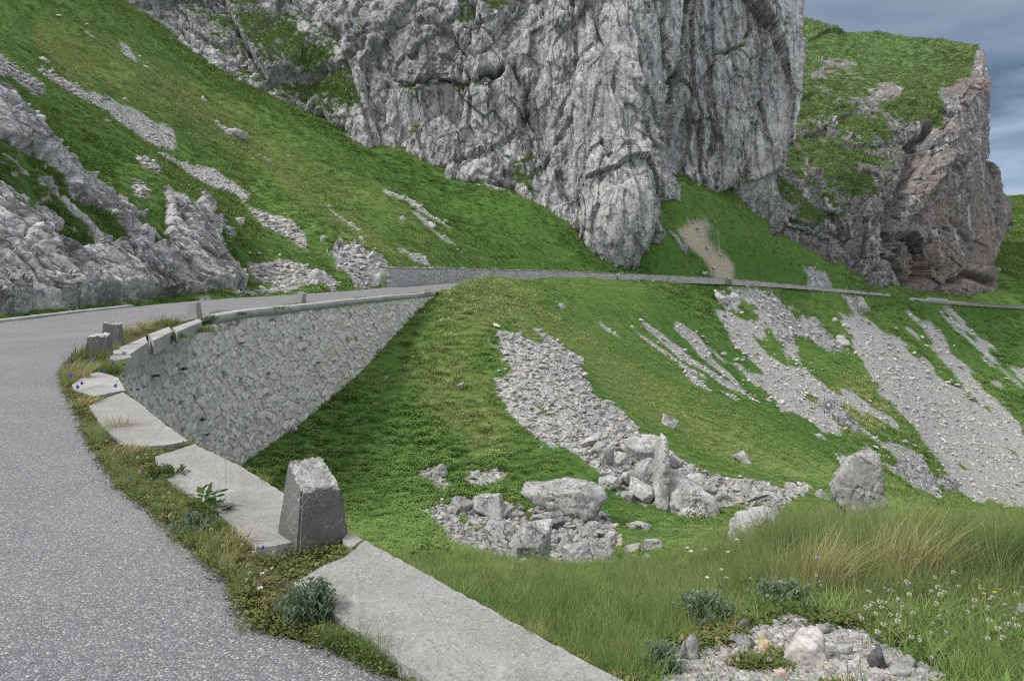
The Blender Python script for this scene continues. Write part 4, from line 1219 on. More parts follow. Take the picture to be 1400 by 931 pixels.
slab([(163, 474), (199, 459), (202, 467), (178, 483), (168, 480)], 0.10, 0.32, 'pale coping block on the stone wall just past the paired posts', M['coping'], 7)
slab([(203, 456), (231, 446), (236, 452), (210, 465)], 0.10, 0.32, 'pale coping block between two grass tufts on the stone wall top', M['coping'], 8)
slab([(236, 447), (272, 435), (276, 439), (242, 453)], 0.12, 0.32, 'pale coping block beside the upright post on the wall', M['coping'], 9)

# ------------------------------------------------------------------ guard posts
def post(loc, yaw, w, d, h, top, label, mat, cut, seed, tilt=0.0, tiltax='X'):
    """tapered concrete post; cut = (nx, ny, z0) broken plane z = z0 + nx*x + ny*y"""
    n = 22
    bm = bmesh.new()
    bmesh.ops.create_cube(bm, size=1.0)
    bmesh.ops.bevel(bm, geom=[e for e in bm.edges if abs(e.verts[0].co.z - e.verts[1].co.z) > .5], offset=0.05, segments=2, affect='EDGES')
    bmesh.ops.subdivide_edges(bm, edges=bm.edges[:], cuts=n, use_grid_fill=True)
    bmesh.ops.triangulate(bm, faces=[f for f in bm.faces if len(f.verts) > 4])
    co = np.array([v.co[:] for v in bm.verts])
    z = co[:, 2] + 0.5
    k = 1 - (1 - top) * z
    x = co[:, 0] * w * k; y = co[:, 1] * d * k; z = z * h
    P = np.c_[x, y, z]
    nn = fbm(P * 14 + seed, 4, seed, .6); n2 = fbm(P * 40 + seed, 3, seed + 3, .6)
    zc = cut[2] + cut[0] * x + cut[1] * y + 0.045 * nn + 0.016 * n2
    br = z > zc
    P[:, 2] = np.where(br, zc, z)
    P[:, 0] += np.where(br, 0.012 * n2, 0.003 * nn); P[:, 1] += np.where(br, 0.012 * nn, 0.003 * n2)
    for v, c, b in zip(bm.verts, P, br):
        v.co = c
    bm.verts.index_update()
    fl = [(sum(br[v.index] for v in f.verts) >= len(f.verts) - 0) for f in bm.faces]
    bm.faces.ensure_lookup_table()
    for f, q in zip(bm.faces, fl): f.material_index = int(q)
    o = bm_obj('guard_post', bm, mat)
    o.data.materials.append(M['fracture'])
    o.location = loc; o.rotation_euler = (tilt if tiltax == 'X' else 0, tilt if tiltax == 'Y' else 0, yaw)
    return tag(o, label, 'concrete post', 'concrete guard posts along the road edge')
p0 = G(427, 752, 0.0)
post((p0[0] - 0.035, p0[1] + 0.13, -0.03), math.radians(42), 0.345, 0.31, 0.57, 0.62, 'dark cracked concrete post with a crumbled pale top, nearest the viewer', M['post'], (-0.12, 0.62, 0.445), 31)
p1 = G(136, 489, 0.0)
post((p1[0], p1[1], -0.03), math.radians(22), 0.42, 0.36, 0.50, 0.80, 'squat dark concrete post standing in the grassy corner, front one of the pair', M['post'], (0.05, 0.1, 0.46), 37)
p2 = G(154, 477, 0.0)
post((p2[0], p2[1], -0.03), math.radians(18), 0.40, 0.36, 0.62, 0.72, 'taller dark concrete post with chipped edge, back one of the pair', M['post'], (-0.15, 0.1, 0.575), 38)
p3 = G(266, 437, 0.0)
post((p3[0], p3[1], -0.03), math.radians(-3), 0.42, 0.38, 0.60, 0.68, 'clean grey upright tapered post on the middle of the wall', M['post_pale'], (0, 0, 2.0), 39)
p4 = G(409, 416.5, 0.0)
post((p4[0], p4[1], -0.03), math.radians(-14), 0.46, 0.42, 0.64, 0.72, 'brownish grey post leaning to one side on the far wall', M['post_pale'], (0, 0, 2.0), 40, 0.28, 'Y')

# ------------------------------------------------------------------ retaining wall above the far road
def far_wall(Y0, Y1, step, label, seed, dh=0.0, group=None):
    sv, x, y, tx, ty = path(XU, Y0, Y1, step)
    nx, ny = ty, -tx
    rt = empty('roadside_wall', (float(x[0]), float(y[0]), float(ZR(y[0]))), label, 'stone wall', group); rt['kind'] = 'thing'
    xx = x + nx * 0.28; yy = y + ny * 0.28
    zt = ZR(y) + wall_h(y) + dh + 0.06 * vnoise(np.c_[sv * .8, sv * 0, sv * 0], seed)
    rel(wall_face('masonry', M['masonry_far'], sv, xx, yy, nx, ny, zt, ZR(y) - 0.4, 34, 0.08, (0.55, 0.42), 0.06, None, seed, thick=0.8), rt)
    P = []
    for a, b in [(-0.82, 0.0), (-0.82, .10), (0.05, .10), (0.05, 0.0), (-0.82, 0.0)]:
        P.append(np.stack([xx + nx * a, yy + ny * a, zt + b + 0.03 * vnoise(np.c_[sv * 2, sv * 0, sv * 0], seed + 2) + .003], -1))
    rel(grid_mesh('coping', np.stack(P), M['coping'], None, None, False), rt)
    return rt
far_wall(WALL0, 101, 0.12, 'pale clean stretch of low stone wall where the road passes round the grassy spur', 810, 0.05)
far_wall(101.2, 139, 0.2, 'darker weathered stretch of wall below the long grass slope', 820, -0.05)
far_wall(139.4, 166, 0.25, 'pale stretch of roadside wall running up to the brown debris chute', 830, 0.0)
far_wall(168, 217, 0.3, 'far stretch of roadside wall beyond the brown debris chute', 840, 0.05)
sv, x, y, tx, ty = path(XK, 214, 330, 0.8)
o = strip_prism('road_parapet', M['coping'], sv, x, y, tx, ty, -0.4, 0.1, ZR(y) - 1.2, ZR(y) + 0.10 + 0.55 * ((y > 222) & (y < 231)), None, 850)
tag(o, 'thin pale parapet line of the far road below the reddish cliff', 'parapet')
sv, x, y, tx, ty = path(XU, 15, 31, 0.15)
o = strip_prism('road_kerb', M['coping'], sv, x, y, tx, ty, -0.22, 0.06, -0.1, 0.10, None, 851)
tag(o, 'low concrete kerb between the road and the white karst rocks', 'kerb')
print('posts', round(time.time() - T0, 1))
# ================================================================== rocks
def rock_np(seed, dims, sub=4, planes=11, rough=0.05, hull=None, cubic=0.5, asym=True):
    """angular block: the overlap of random half spaces, roughened. Base at z=0."""
    rg = np.random.default_rng(seed)
    bm = bmesh.new(); bmesh.ops.create_icosphere(bm, subdivisions=sub, radius=1.0)
    D = np.array([v.co[:] for v in bm.verts]); faces = np.array([[v.index for v in f.verts] for f in bm.faces]); bm.free()
    D /= np.linalg.norm(D, axis=1, keepdims=True)
    if hull is None:
        nrm = rg.normal(size=(planes, 3)); nrm /= np.linalg.norm(nrm, axis=1, keepdims=True)
        ax = np.array([[1, 0, 0], [-1, 0, 0], [0, 1, 0], [0, -1, 0], [0, 0, 1], [0, 0, -1]], float) + rg.normal(size=(6, 3)) * cubic
        ax /= np.linalg.norm(ax, axis=1, keepdims=True)
        nrm = np.r_[nrm, ax]; dist = np.r_[rg.uniform(0.72, 1.05, planes), rg.uniform(0.62, 0.85, 6)]
    else:
        hp = np.array(hull, float)
        b2 = bmesh.new()
        for c in hp: b2.verts.new(c)
        bmesh.ops.convex_hull(b2, input=b2.verts[:])
        ctr = hp.mean(0)
        nrm = []; dist = []
        for f in b2.faces:
            f.normal_update(); n = np.array(f.normal[:]); dd = n @ (np.array(f.verts[0].co[:]) - ctr)
            if dd < 0: n, dd = -n, -dd
            nrm.append(n); dist.append(dd)
        b2.free(); nrm = np.array(nrm); dist = np.array(dist)
    dn = D @ nrm.T
    t = np.where(dn > 1e-3, dist[None] / np.maximum(dn, 1e-3), 9e9)
    r = t.min(1)
    V = D * r[:, None]
    if hull is None:
        lo, hi = V.min(0), V.max(0)
        V = (V - (lo + hi) / 2) / (hi - lo) * np.array(dims)
    else:
        V = V + hp.mean(0)
    sc = max(V.max(0) - V.min(0))
    o, e, _ = facet(V / sc * 3.2 + seed, seed % 97)
    o2, e2, _ = facet(V / sc * 8.5 + seed, seed % 89)
    o3, e3, _ = facet(V / sc * 20 + seed, seed % 79)
    n = V - V.mean(0); n /= np.linalg.norm(n, axis=1, keepdims=True) + 1e-9
    dsp = sc * rough * (0.8 * o - 0.5 * np.exp(-(e / .07) ** 2) + 0.5 * o2 + 0.24 * o3 - 0.22 * np.exp(-(e2 / .06) ** 2) + 0.25 * fbm(V / sc * 6 + seed, 3, seed % 83, .6) * .4)
    V = V + n * dsp[:, None]
    V[:, 2] -= V[:, 2].min()
    return V, faces

def rock_mesh(name, mat, **kw):
    V, Fc = rock_np(**kw)
    o = raw_mesh(name, V, Fc, mat, None, False)
    me = o.data; bpy.data.objects.remove(o)
    return me

PROTO = [rock_mesh('boulder', M['boulder'], seed=300 + k, dims=(1, random.uniform(.7, 1.0), random.uniform(.55, .85)), sub=4, planes=random.choice([3, 4, 5]), rough=0.034) for k in range(14)]
NB = [0]
def put(me, name, loc, scale, rz, label, cat, group=None, tilt=(0, 0)):
    o = bpy.data.objects.new(name, me); COL.objects.link(o)
    o.location = loc; o.scale = scale if isinstance(scale, tuple) else (scale,) * 3
    o.rotation_euler = (tilt[0], tilt[1], rz)
    NB[0] += 1
    return tag(o, label, cat, group)

def key_rock(cx, by, wpx, hpx, label, depth=0.8, seed=0, hull=None, sink=0.12, Ymin=6, Ymax=300, name='boulder', cat='boulder', group=None, rough=0.05, planes=10, mat=None, tilt=(0, 0), rz=None, sub=5, shift=0.0):
    g = ground(cx, by, Ymin, Ymax)
    Y = g[1]; w = wpx / F * Y; h = hpx / F * Y
    hv = h
    Yc = Y + w * depth * 0.35 + shift
    X = (cx - 700) / F * Yc
    zc = min(g[2], float(zat(X, Yc)), float(zat(X + .3 * w, Yc)), float(zat(X - .3 * w, Yc)))
    h = (h + g[2] - zc) * (1 + sink)
    me = rock_mesh(name, mat or M['boulder'], seed=seed or (1000 + NB[0] * 7), dims=(w, w * depth, h), sub=sub, planes=planes, rough=rough,
                   hull=None if hull is None else [(a * w, b * w * depth, (c * hv + h - hv) if c > .12 else 0.0) for a, b, c in hull])
    return put(me, name, (X, Yc, zc - h * sink / (1 + sink)), 1.0, 0 if rz is None else rz, label, cat, group, tilt)

# --- the ones that stand out
key_rock(770, 716, 122, 44, 'big flat-topped limestone block with an overhanging front, lying across the rubble heap', 0.55, 51,
         [(-.5, -.1, .80), (-.47, .4, .95), (-.2, -.35, .82), (.2, .4, 1.06), (.17, -.4, 1.0), (.5, .3, .85), (.5, -.30, .72), (.34, -.45, .25), (.1, -.42, .02), (-.2, -.3, .30), (.35, .4, .0), (-.42, .3, .45)], sink=.05, rough=.03)
key_rock(1167, 712, 73, 88, 'tall standing boulder with a slanting cracked top above the long grass', 0.75, 52,
         [(-.52, 0, .46), (-.46, -.2, .38), (-.25, -.35, .18), (.0, -.5, .0), (.40, -.45, .0), (.44, .3, .0), (-.1, .4, 0), (.47, -.35, .55), (.49, .1, .80), (.40, -.25, .98), (.36, .2, 1.04), (.0, -.05, .96), (-.22, -.1, .74), (-.1, .4, .8)], sink=.02, rough=.035)
key_rock(903, 698, 19, 98, 'narrow upright needle of rock standing on edge in the boulder field', 2.6, 53,
         [(-.5, -.3, -.05), (.35, -.5, -.05), (.4, .5, 0), (-.4, .5, 0), (.45, -.4, .5), (-.05, -.45, .55), (.5, .1, .95), (.48, -.2, .90), (.15, -.25, .97), (.2, .3, 1.0), (-.25, .4, .75)], sink=.03, rough=.02)
key_rock(943, 706, 70, 52, 'broad pale slab leaning beside the upright rock needle', 0.8, 54,
         [(-.5, .0, .0), (-.48, .2, .85), (-.3, .4, 1.0), (-.4, -.3, .25), (-.1, -.5, .05), (.25, -.5, -.05), (.5, -.35, .08), (.48, -.2, .38), (.2, .4, .65), (.45, .4, .1), (.05, -.3, .55)], sink=.05, rough=.03)
key_rock(1030, 742, 84, 36, 'low broad whitish rock half sunk in the grass below the boulder field', 0.8, 55,
         [(-.5, -.2, .05), (-.4, -.4, .0), (-.2, .2, .75), (.0, -.1, .85), (.3, .2, 1.0), (.5, .1, .5), (.45, -.3, .25), (.1, -.5, 0), (-.3, .4, .3), (.4, .5, .3)], sink=.15, rough=.045)
KEYS = [
    (679, 770, 42, 38, 'upright grey boulder at the lower edge of the rubble heap', .9), (730, 777, 60, 42, 'big rounded boulder with a reddish stain at the front of the rubble heap', .8),
    (716, 779, 22, 14, 'small pale stone lying against the big rounded front boulder', .8), (774, 755, 40, 29, 'dark hollowed boulder in the middle of the rubble heap', .9),
    (787, 766, 54, 24, 'low flattish boulder at the right front of the rubble heap', .8), (826, 769, 36, 28, 'pale wedge-shaped boulder at the right end of the rubble heap', .8),
    (806, 737, 34, 23, 'pale triangular boulder below the end of the flat-topped block', .8), (836, 749, 21, 24, 'small pointed boulder standing right of the rubble heap', .8),
    (712, 753, 50, 34, 'sloping grey boulder behind the big rounded front boulder', .8), (742, 747, 36, 36, 'steep grey boulder wedged in the heap below the flat-topped block', .8),
    (752, 725, 54, 22, 'rough arched boulder directly under the flat-topped block', .7), (677, 733, 36, 22, 'pale rounded boulder in the left of the rubble heap', .8),
    (668, 709, 48, 26, 'layered boulder at the upper left of the rubble heap', .7), (690, 712, 38, 16, 'thin layered ledge stone left of the flat-topped block', .7), (634, 704, 38, 20, 'pale boulder on the far left edge of the rubble heap', .8),
    (873, 724, 36, 9, 'long thin pale stone in the grass right of the rubble heap', .7), (866, 757, 28, 10, 'flat pale stone in the grass near two yellow flower spikes', .7), (892, 752, 26, 13, 'rounded pale stone in the grass below the needle', .8), (776 + 110, 769, 14, 9, 'small lone stone in the grass below the rubble heap', .8),
    (882, 642, 62, 40, 'large grey boulder behind the top of the needle', .8), (884, 668, 42, 34, 'squarish boulder just left of the needle', .8), (878, 687, 38, 28, 'sloping boulder at the foot of the needle', .8),
    (961, 678, 40, 28, 'dark tilted boulder lying on the broad pale slab', .8), (985, 687, 21, 19, 'small block at the right end of the dark tilted boulder', .8), (931, 661, 38, 21, 'grey boulder right of the needle top', .8), (921, 645, 28, 20, 'boulder behind the right side of the needle', .8),
    (1031, 695, 36, 20, 'flat-faced boulder in the gap between the slab and the low whitish rock', .8), (1064, 722, 34, 24, 'rubbly pale rock joined to the low whitish rock', .8), (1014, 632, 24, 14, 'pale stone perched alone at the top edge of the boulder field', .8),
    (917, 585, 26, 19, 'lone pale boulder on the grass rib above the boulder field', .8), (866, 615, 20, 17, 'upright stone at the upper edge of the boulder field', .8), (830, 637, 21, 26, 'tall block in the left of the boulder field', .8),
    (806, 613, 30, 17, 'dark-sided boulder at the foot of the scree fan', .8), (832, 617, 28, 13, 'flat boulder at the foot of the scree fan', .8), (847, 638, 24, 17, 'pale boulder beside the tall block', .8), (816, 623, 22, 17, 'rounded boulder below the scree fan', .8), (856, 666, 15, 21, 'leaning stone left of the needle foot', .8), (833, 671, 30, 16, 'low boulder at the left rim of the boulder field', .8),
    (1126, 682, 20, 13, 'small stones at the left foot of the tall standing boulder', .8), (1098, 676, 18, 11, 'pale slabby stone between the boulder field and the standing boulder', .8), (1300, 668, 22, 15, 'pale boulder at the lower end of the far scree', .8),
    (600, 655, 26, 20, 'pale boulder in the small stone patch left of the scree fan', .8),
    (631, 537, 9, 13, 'white upright stone alone on the grass slope', .8), (527, 521, 7, 7, 'tiny white stone on the grass slope near the wall', .8), (399, 593, 17, 11, 'white stone in the grass at the foot of the wall', .8), (382, 592, 11, 14, 'pale squared block leaning at the foot of the wall', .6), (768, 424, 11, 9, 'white boulder high on the grass spur', .8),
    (412, 642, 20, 9, 'flat pale stone in the weeds behind the broken post', .8),
]
for k, (cx, by, w, h, lab, dp) in enumerate(KEYS):
    if 660 < cx < 840 and 725 < by: w, h = w * .82, h * .88
    key_rock(cx, by, w, h, lab, dp, 2000 + 13 * k, sink=.18, rough=.032, planes=3 + k % 4, sub=5 if w > 25 else 4)
for k, (cx, by, w, h, lab) in enumerate([
    (320, 190, 34, 15, 'pale boulder at the top of the stony streak on the left slope'), (934, 346, 13, 12, 'pale boulder below the cleft of the big cliff'), (360, 372, 22, 9, 'white slab lying on the gravel at the roadside'), (438, 386, 42, 17, 'flat white slab standing in the verge gravel'),
    (325, 306, 16, 9, 'small white stone on the grass above the karst rocks'), (404, 318, 14, 8, 'flat pale stone on the slope above the road'), (443, 331, 10, 8, 'round pale stone above the verge rocks'), (278, 138, 9, 7, 'small brown stone high on the slope'), (170, 138, 8, 5, 'small stone beside the upper scree streak'),
    (60, 86, 16, 9, 'pale stone near the top of the left slope'), (200, 220, 12, 8, 'pale stone on the left slope below the scree streak'), (1140, 440, 9, 6, 'pale stone below the far road'), (1150, 470, 20, 12, 'pale boulder in the middle of the far rubble'), (985, 412, 16, 14, 'pale boulder just below the far road at the chute'), (1003, 418, 18, 16, 'leaning pale boulder beside the chute below the far road'),
    (1290, 392, 14, 8, 'pale rock under the overhang of the reddish cliff'), (550, 305, 12, 8, 'pale stone in the streak on the middle slope'), (590, 312, 14, 9, 'pale stone near the lower end of the middle streak'), (1180, 425, 26, 20, 'pale bedrock knob just below the far road')]):
    key_rock(cx, by, w, h, lab, .8, 3000 + 17 * k, sink=.2, Ymin=30, Ymax=330, rough=.05, sub=4)

# --- many smaller blocks of the two boulder fields, every one an object
FIELDS = [
    ([(600, 690), (640, 682), (720, 692), (840, 700), (850, 750), (800, 776), (700, 776), (620, 748)], 150, 10, 0.10, 0.42, 'pale broken block among the many in the rubble heap around the flat-topped block', 'small blocks of the rubble heap', 12, 26),
    ([(780, 560), (850, 575), (890, 610), (960, 645), (1050, 662), (1110, 668), (1080, 692), (960, 700), (860, 690), (820, 640), (770, 610)], 230, 10, 0.14, 0.60, 'pale angular block in the boulder field between the scree fan and the standing boulder', 'small blocks of the boulder field', 22, 48),
]
taken = []
for poly, n, _, smin, smax, lab, grp, Ya, Yb in FIELDS:
    xs = [p[0] for p in poly]; ys = [p[1] for p in poly]
    c = 0; tries = 0
    while c < n and tries < 6000:
        tries += 1
        a, b = random.uniform(min(xs), max(xs)), random.uniform(min(ys), max(ys))
        if not pip(np.array([a]), np.array([b]), poly)[0]: continue
        g = ground(a, b, Ya, Yb)
        if g is None or g[1] > Yb: continue
        s = smin + (smax - smin) * random.random() ** 2.4
        if any((g[0] - q[0]) ** 2 + (g[1] - q[1]) ** 2 < (0.42 * (s + q[2])) ** 2 for q in taken): continue
        taken.append((g[0], g[1], s))
        put(random.choice(PROTO), 'rubble_block', (g[0], g[1], g[2] - 0.22 * s), (s * random.uniform(.9, 1.4), s, s * random.uniform(.7, 1.1)), random.uniform(0, 6.3), lab, 'rock', grp, (random.uniform(-.4, .4), random.uniform(-.4, .4)))
        c += 1
print('rocks', NB[0], round(time.time() - T0, 1))

# --- stones of the bare patch in the foreground
for k, (cx, by, w, h, lab, col) in enumerate([
    (943, 905, 27, 36, 'pointed pale stone standing at the left edge of the gravel patch', None), (1019, 866, 20, 20, 'rounded pale stone at the top edge of the gravel patch', None), (1016, 834, 15, 10, 'small pale stone in the plants above the gravel patch', None),
    (1047, 893, 22, 20, 'orange-stained stone in the gravel patch', (0.46, 0.37, 0.22)), (1100, 912, 64, 38, 'wide flat whitish stone in the middle of the gravel patch', (0.47, 0.44, 0.415)), (1155, 901, 21, 17, 'smooth grey cobble right of the wide flat stone', (0.34, 0.34, 0.345)),
    (1200, 918, 31, 30, 'dark grey glossy stone in the right of the gravel patch', (0.09, 0.09, 0.095)), (1242, 917, 21, 15, 'pale cobble right of the dark glossy stone', None), (1230, 930, 30, 15, 'flat pale cobble below the dark glossy stone', None), (1068, 934, 19, 16, 'pinkish stone at the bottom of the gravel patch', (0.48, 0.37, 0.30)),
    (1020, 892, 26, 16, 'pale cobble left of the orange-stained stone', None), (1008, 884, 24, 14, 'pale cobble in the left of the gravel patch', None), (1398, 846, 20, 14, 'pale stone among the white flowers at the right edge', None), (1128, 868, 22, 12, 'pale stone at the upper rim of the gravel patch', None)]):
    m = M['boulder'] if col is None else plain_mat('tinted_stone', col, 0.35 if col[0] < .1 else 0.9, 0.25, 30)
    key_rock(cx, by, w, h, lab, .8, 4000 + 11 * k, sink=.25, Ymin=2.2, Ymax=8, name='stone', cat='stone', rough=.05, mat=m, sub=4)

# ------------------------------------------------------------------ scattering (loose stuff nobody could count)
def proto_collection(name, meshes):
    c = bpy.data.collections.new(name)
    for k, me in enumerate(meshes):
        o = bpy.data.objects.new('%s_%02d' % (name, k), me); c.objects.link(o)
    return c

def scatter(name, pts, rot, scl, idx, attrs, coll, kind='stuff', label=None, cat=None, parent=None):
    me = bpy.data.meshes.new(name)
    n = len(pts); me.vertices.add(n); me.vertices.foreach_set('co', np.ascontiguousarray(pts, np.float32).ravel())
    def add(nm, typ, v, key='value'):
        a = me.attributes.new(nm, typ, 'POINT'); a.data.foreach_set(key, np.ascontiguousarray(v, np.float32 if typ != 'INT' else np.int32).ravel())
    add('irot', 'FLOAT_VECTOR', rot, 'vector'); add('iscl', 'FLOAT_VECTOR', scl, 'vector'); add('iidx', 'INT', idx)
    for k, v in attrs.items(): add(k, 'FLOAT', v)
    o = bpy.data.objects.new(name, me); COL.objects.link(o)
    g = bpy.data.node_groups.new(name + '_nodes', 'GeometryNodeTree')
    g.interface.new_socket('Geometry', in_out='INPUT', socket_type='NodeSocketGeometry'); g.interface.new_socket('Geometry', in_out='OUTPUT', socket_type='NodeSocketGeometry')
    nn = g.nodes.new; ll = g.links.new
    gi_, go = nn('NodeGroupInput'), nn('NodeGroupOutput')
    m2p = nn('GeometryNodeMeshToPoints'); ll(gi_.outputs[0], m2p.inputs[0])
    iop = nn('GeometryNodeInstanceOnPoints'); ll(m2p.outputs[0], iop.inputs['Points'])
    ci = nn('GeometryNodeCollectionInfo'); ci.inputs['Collection'].default_value = coll; ci.inputs['Separate Children'].default_value = True; ci.inputs['Reset Children'].default_value = True
    ll(ci.outputs[0], iop.inputs['Instance']); iop.inputs['Pick Instance'].default_value = True
    def na(nm, typ):
        x = nn('GeometryNodeInputNamedAttribute'); x.data_type = typ; x.inputs['Name'].default_value = nm
        return x.outputs['Attribute']
    ll(na('iidx', 'INT'), iop.inputs['Instance Index'])
    e2r = nn('FunctionNodeEulerToRotation'); ll(na('irot', 'FLOAT_VECTOR'), e2r.inputs[0]); ll(e2r.outputs[0], iop.inputs['Rotation'])
    ll(na('iscl', 'FLOAT_VECTOR'), iop.inputs['Scale'])
    ll(iop.outputs[0], go.inputs[0])
    md = o.modifiers.new('scatter', 'NODES'); md.node_group = g
    tag(o, label, cat, None, kind)
    if parent: o.parent = parent
    return o

STONES = proto_collection('loose_stone', [rock_mesh('loose_stone', M['rubble'], seed=600 + k, dims=(1, .8, .6), sub=2, planes=7, rough=0.06) for k in range(8)])

def sample(n, Ya, Yb, xa=-30, xb=1430, area=0.0):
    """random ground positions; area 0: evenly in the view, 1: evenly on the ground"""
    px = RNG.uniform(xa, xb, n * 4 if area else n)
    if area:
        e = 2.0 * area
        u = RNG.uniform(0, 1, len(px))
        Y = (Ya ** e + u * (Yb ** e - Ya ** e)) ** (1 / e); Y = Y[:n]; px = px[:n]
    else:
        Y = np.exp(RNG.uniform(math.log(Ya), math.log(Yb), n))
    iy, ix = gi(px, Y)
    X = (px - 700) / F * Y
    return px, X, Y, iy, ix

PEBBLES = proto_collection('pale_pebble', [rock_mesh('pale_pebble', M['pebble'], seed=640 + k, dims=(1, .8, .6), sub=2, planes=7, rough=0.06) for k in range(8)])
def stones(name, n, Ya, Yb, size, cond, label, area=0.0, xa=-30, xb=1430, pw=2.2, coll=None, tail=2.6):
    px, X, Y, iy, ix = sample(n, Ya, Yb, xa, xb, area)
    k = (GRAV[iy, ix] + ROCK[iy, ix] * .6 + .35 * GBL[iy, ix] > RNG.uniform(0.22, 1.2, n)) & (SIDE[iy, ix] != 0) & cond(px, ROWPX[iy, ix], Y)
    X, Y, iy, ix = X[k], Y[k], iy[k], ix[k]; m = len(X)
    s = size(Y) * (0.5 + tail * RNG.random(m) ** (pw * 2.2))
    z = zat(X, Y) - 0.12 * s
    return scatter(name, np.c_[X, Y, z], RNG.uniform(-.5, .5, (m, 3)) + np.c_[np.zeros((m, 2)), RNG.uniform(0, 6.3, m)], np.c_[s * RNG.uniform(.8, 1.4, m), s, s * RNG.uniform(.6, 1.1, m)], RNG.integers(0, 8, m), dict(tone=RNG.random(m)), coll or STONES, 'stuff', label, 'rubble'), m
r1 = stones('foreground_gravel', 40000, 2.4, 4.3, lambda Y: 0.017, lambda a, b, c: (b > 830), 'loose pale gravel of the bare patch in the foreground', 0.0, 880, 1340, coll=PEBBLES)
r2 = stones('rubble', 90000, 12, 60, lambda Y: 0.0036 * Y + .02, lambda a, b, c: True, 'loose grey stones of the scree fan and boulder fields in the hollow', 0.0)
r3 = stones('scree_rubble', 90000, 60, 260, lambda Y: 0.0034 * Y, lambda a, b, c: True, 'loose grey stones of the long screes on the slopes', 0.0, pw=3.0, tail=1.9)
r4 = stones('verge_rubble', 30000, 40, 80, lambda Y: 0.0036 * Y, lambda a, b, c: a < 560, 'loose stones along the foot of the left slope', 0.0, -30, 560)
def strays(name, n, Ya, Yb, size, k_, label):
    px, X, Y, iy, ix = sample(n, Ya, Yb)
    q = (SIDE[iy, ix] != 0) & (GBL2[iy, ix] * k_ * (.4 + 1.2 * RNG.random(n)) > RNG.uniform(.12, 1.0, n)) & (GRAV[iy, ix] < .5) & (Y > 11)
    X, Y = X[q], Y[q]; m = len(X); s = size(Y) * (.4 + 2.0 * RNG.random(m) ** 4)
    scatter(name, np.c_[X, Y, zat(X, Y) + .12 * s], RNG.uniform(-.5, .5, (m, 3)) + np.c_[np.zeros((m, 2)), RNG.uniform(0, 6.3, m)], np.c_[s * RNG.uniform(.8, 1.5, m), s, s * RNG.uniform(.7, 1.2, m)], RNG.integers(0, 8, m), dict(tone=RNG.uniform(.3, .95, m)), STONES, 'stuff', label, 'rubble')
    return m
print('strays', strays('stray_stones', 30000, 58, 260, lambda Y: .0036 * Y, 1.0, 'stray stones lying in the grass round the far screes'), strays('stray_stones', 16000, 14, 58, lambda Y: .0050 * Y, .8, 'stray stones lying in the grass round the scree fan'))
print('stones', r1[1], r2[1], r3[1], r4[1], round(time.time() - T0, 1))
# ================================================================== plants
GRASS_STOPS = [(0.0, (0.063, 0.132, 0.033)), (0.28, (0.116, 0.207, 0.056)), (0.5, (0.194, 0.285, 0.091)), (0.72, (0.278, 0.340, 0.136)), (0.88, (0.414, 0.408, 0.189)), (1.0, (0.569, 0.505, 0.265))]
M['grass'] = leaf_mat('grass_blades', GRASS_STOPS, 0.42)
M['leaf'] = leaf_mat('low_leaves', [(0.0, (0.075, 0.147, 0.037)), (0.3, (0.142, 0.243, 0.064)), (0.6, (0.217, 0.305, 0.096)), (1.0, (0.284, 0.305, 0.119))], 0.0)
M['grass_far'] = leaf_mat('slope_grass_blades', GRASS_STOPS, 0.0)

def quads_mesh(name, V, Q, mat, shade=None):
    o = raw_mesh(name, np.array(V), np.array(Q), mat, None if shade is None else dict(shade=np.array(shade, np.float32)), False)
    me = o.data; bpy.data.objects.remove(o)
    return me

def blades(rg, n, radius, h0, h1, width, bend, wind=(0.0, 0.0), seg=3, V=None, Q=None, S=None, centre=(0, 0, 0), hang=0.0):
    V = [] if V is None else V; Q = [] if Q is None else Q; S = [] if S is None else S
    for _ in range(n):
        a = rg.uniform(0, 2 * math.pi); r = radius * math.sqrt(rg.random())
        x, y, z = centre[0] + r * math.cos(a), centre[1] + r * math.sin(a), centre[2]
        h = rg.uniform(h0, h1); w = width * rg.uniform(.6, 1.3)
        d = rg.uniform(0, 2 * math.pi) if rg.random() < .5 else a + rg.uniform(-.6, .6)
        b = bend * rg.uniform(.3, 1.3)
        fx, fy = math.cos(d) * b + wind[0], math.sin(d) * b + wind[1]
        sx, sy = -math.sin(d + rg.uniform(-.8, .8)), math.cos(d)
        sh = rg.random(); base = len(V)
        for k in range(seg + 1):
            t = k / seg
            wd = w * (1 - t) ** 0.7 + (0.0008 if k == seg else 0)
            px, py = x + fx * h * t * t, y + fy * h * t * t
            pz = z + h * t * (1 - 0.25 * b * t) - hang * h * t * t
            V.append((px - sx * wd / 2, py - sy * wd / 2, pz)); V.append((px + sx * wd / 2, py + sy * wd / 2, pz)); S += [sh, sh]
        for k in range(seg):
            q = base + 2 * k; Q.append((q, q + 1, q + 3, q + 2))
    return V, Q, S

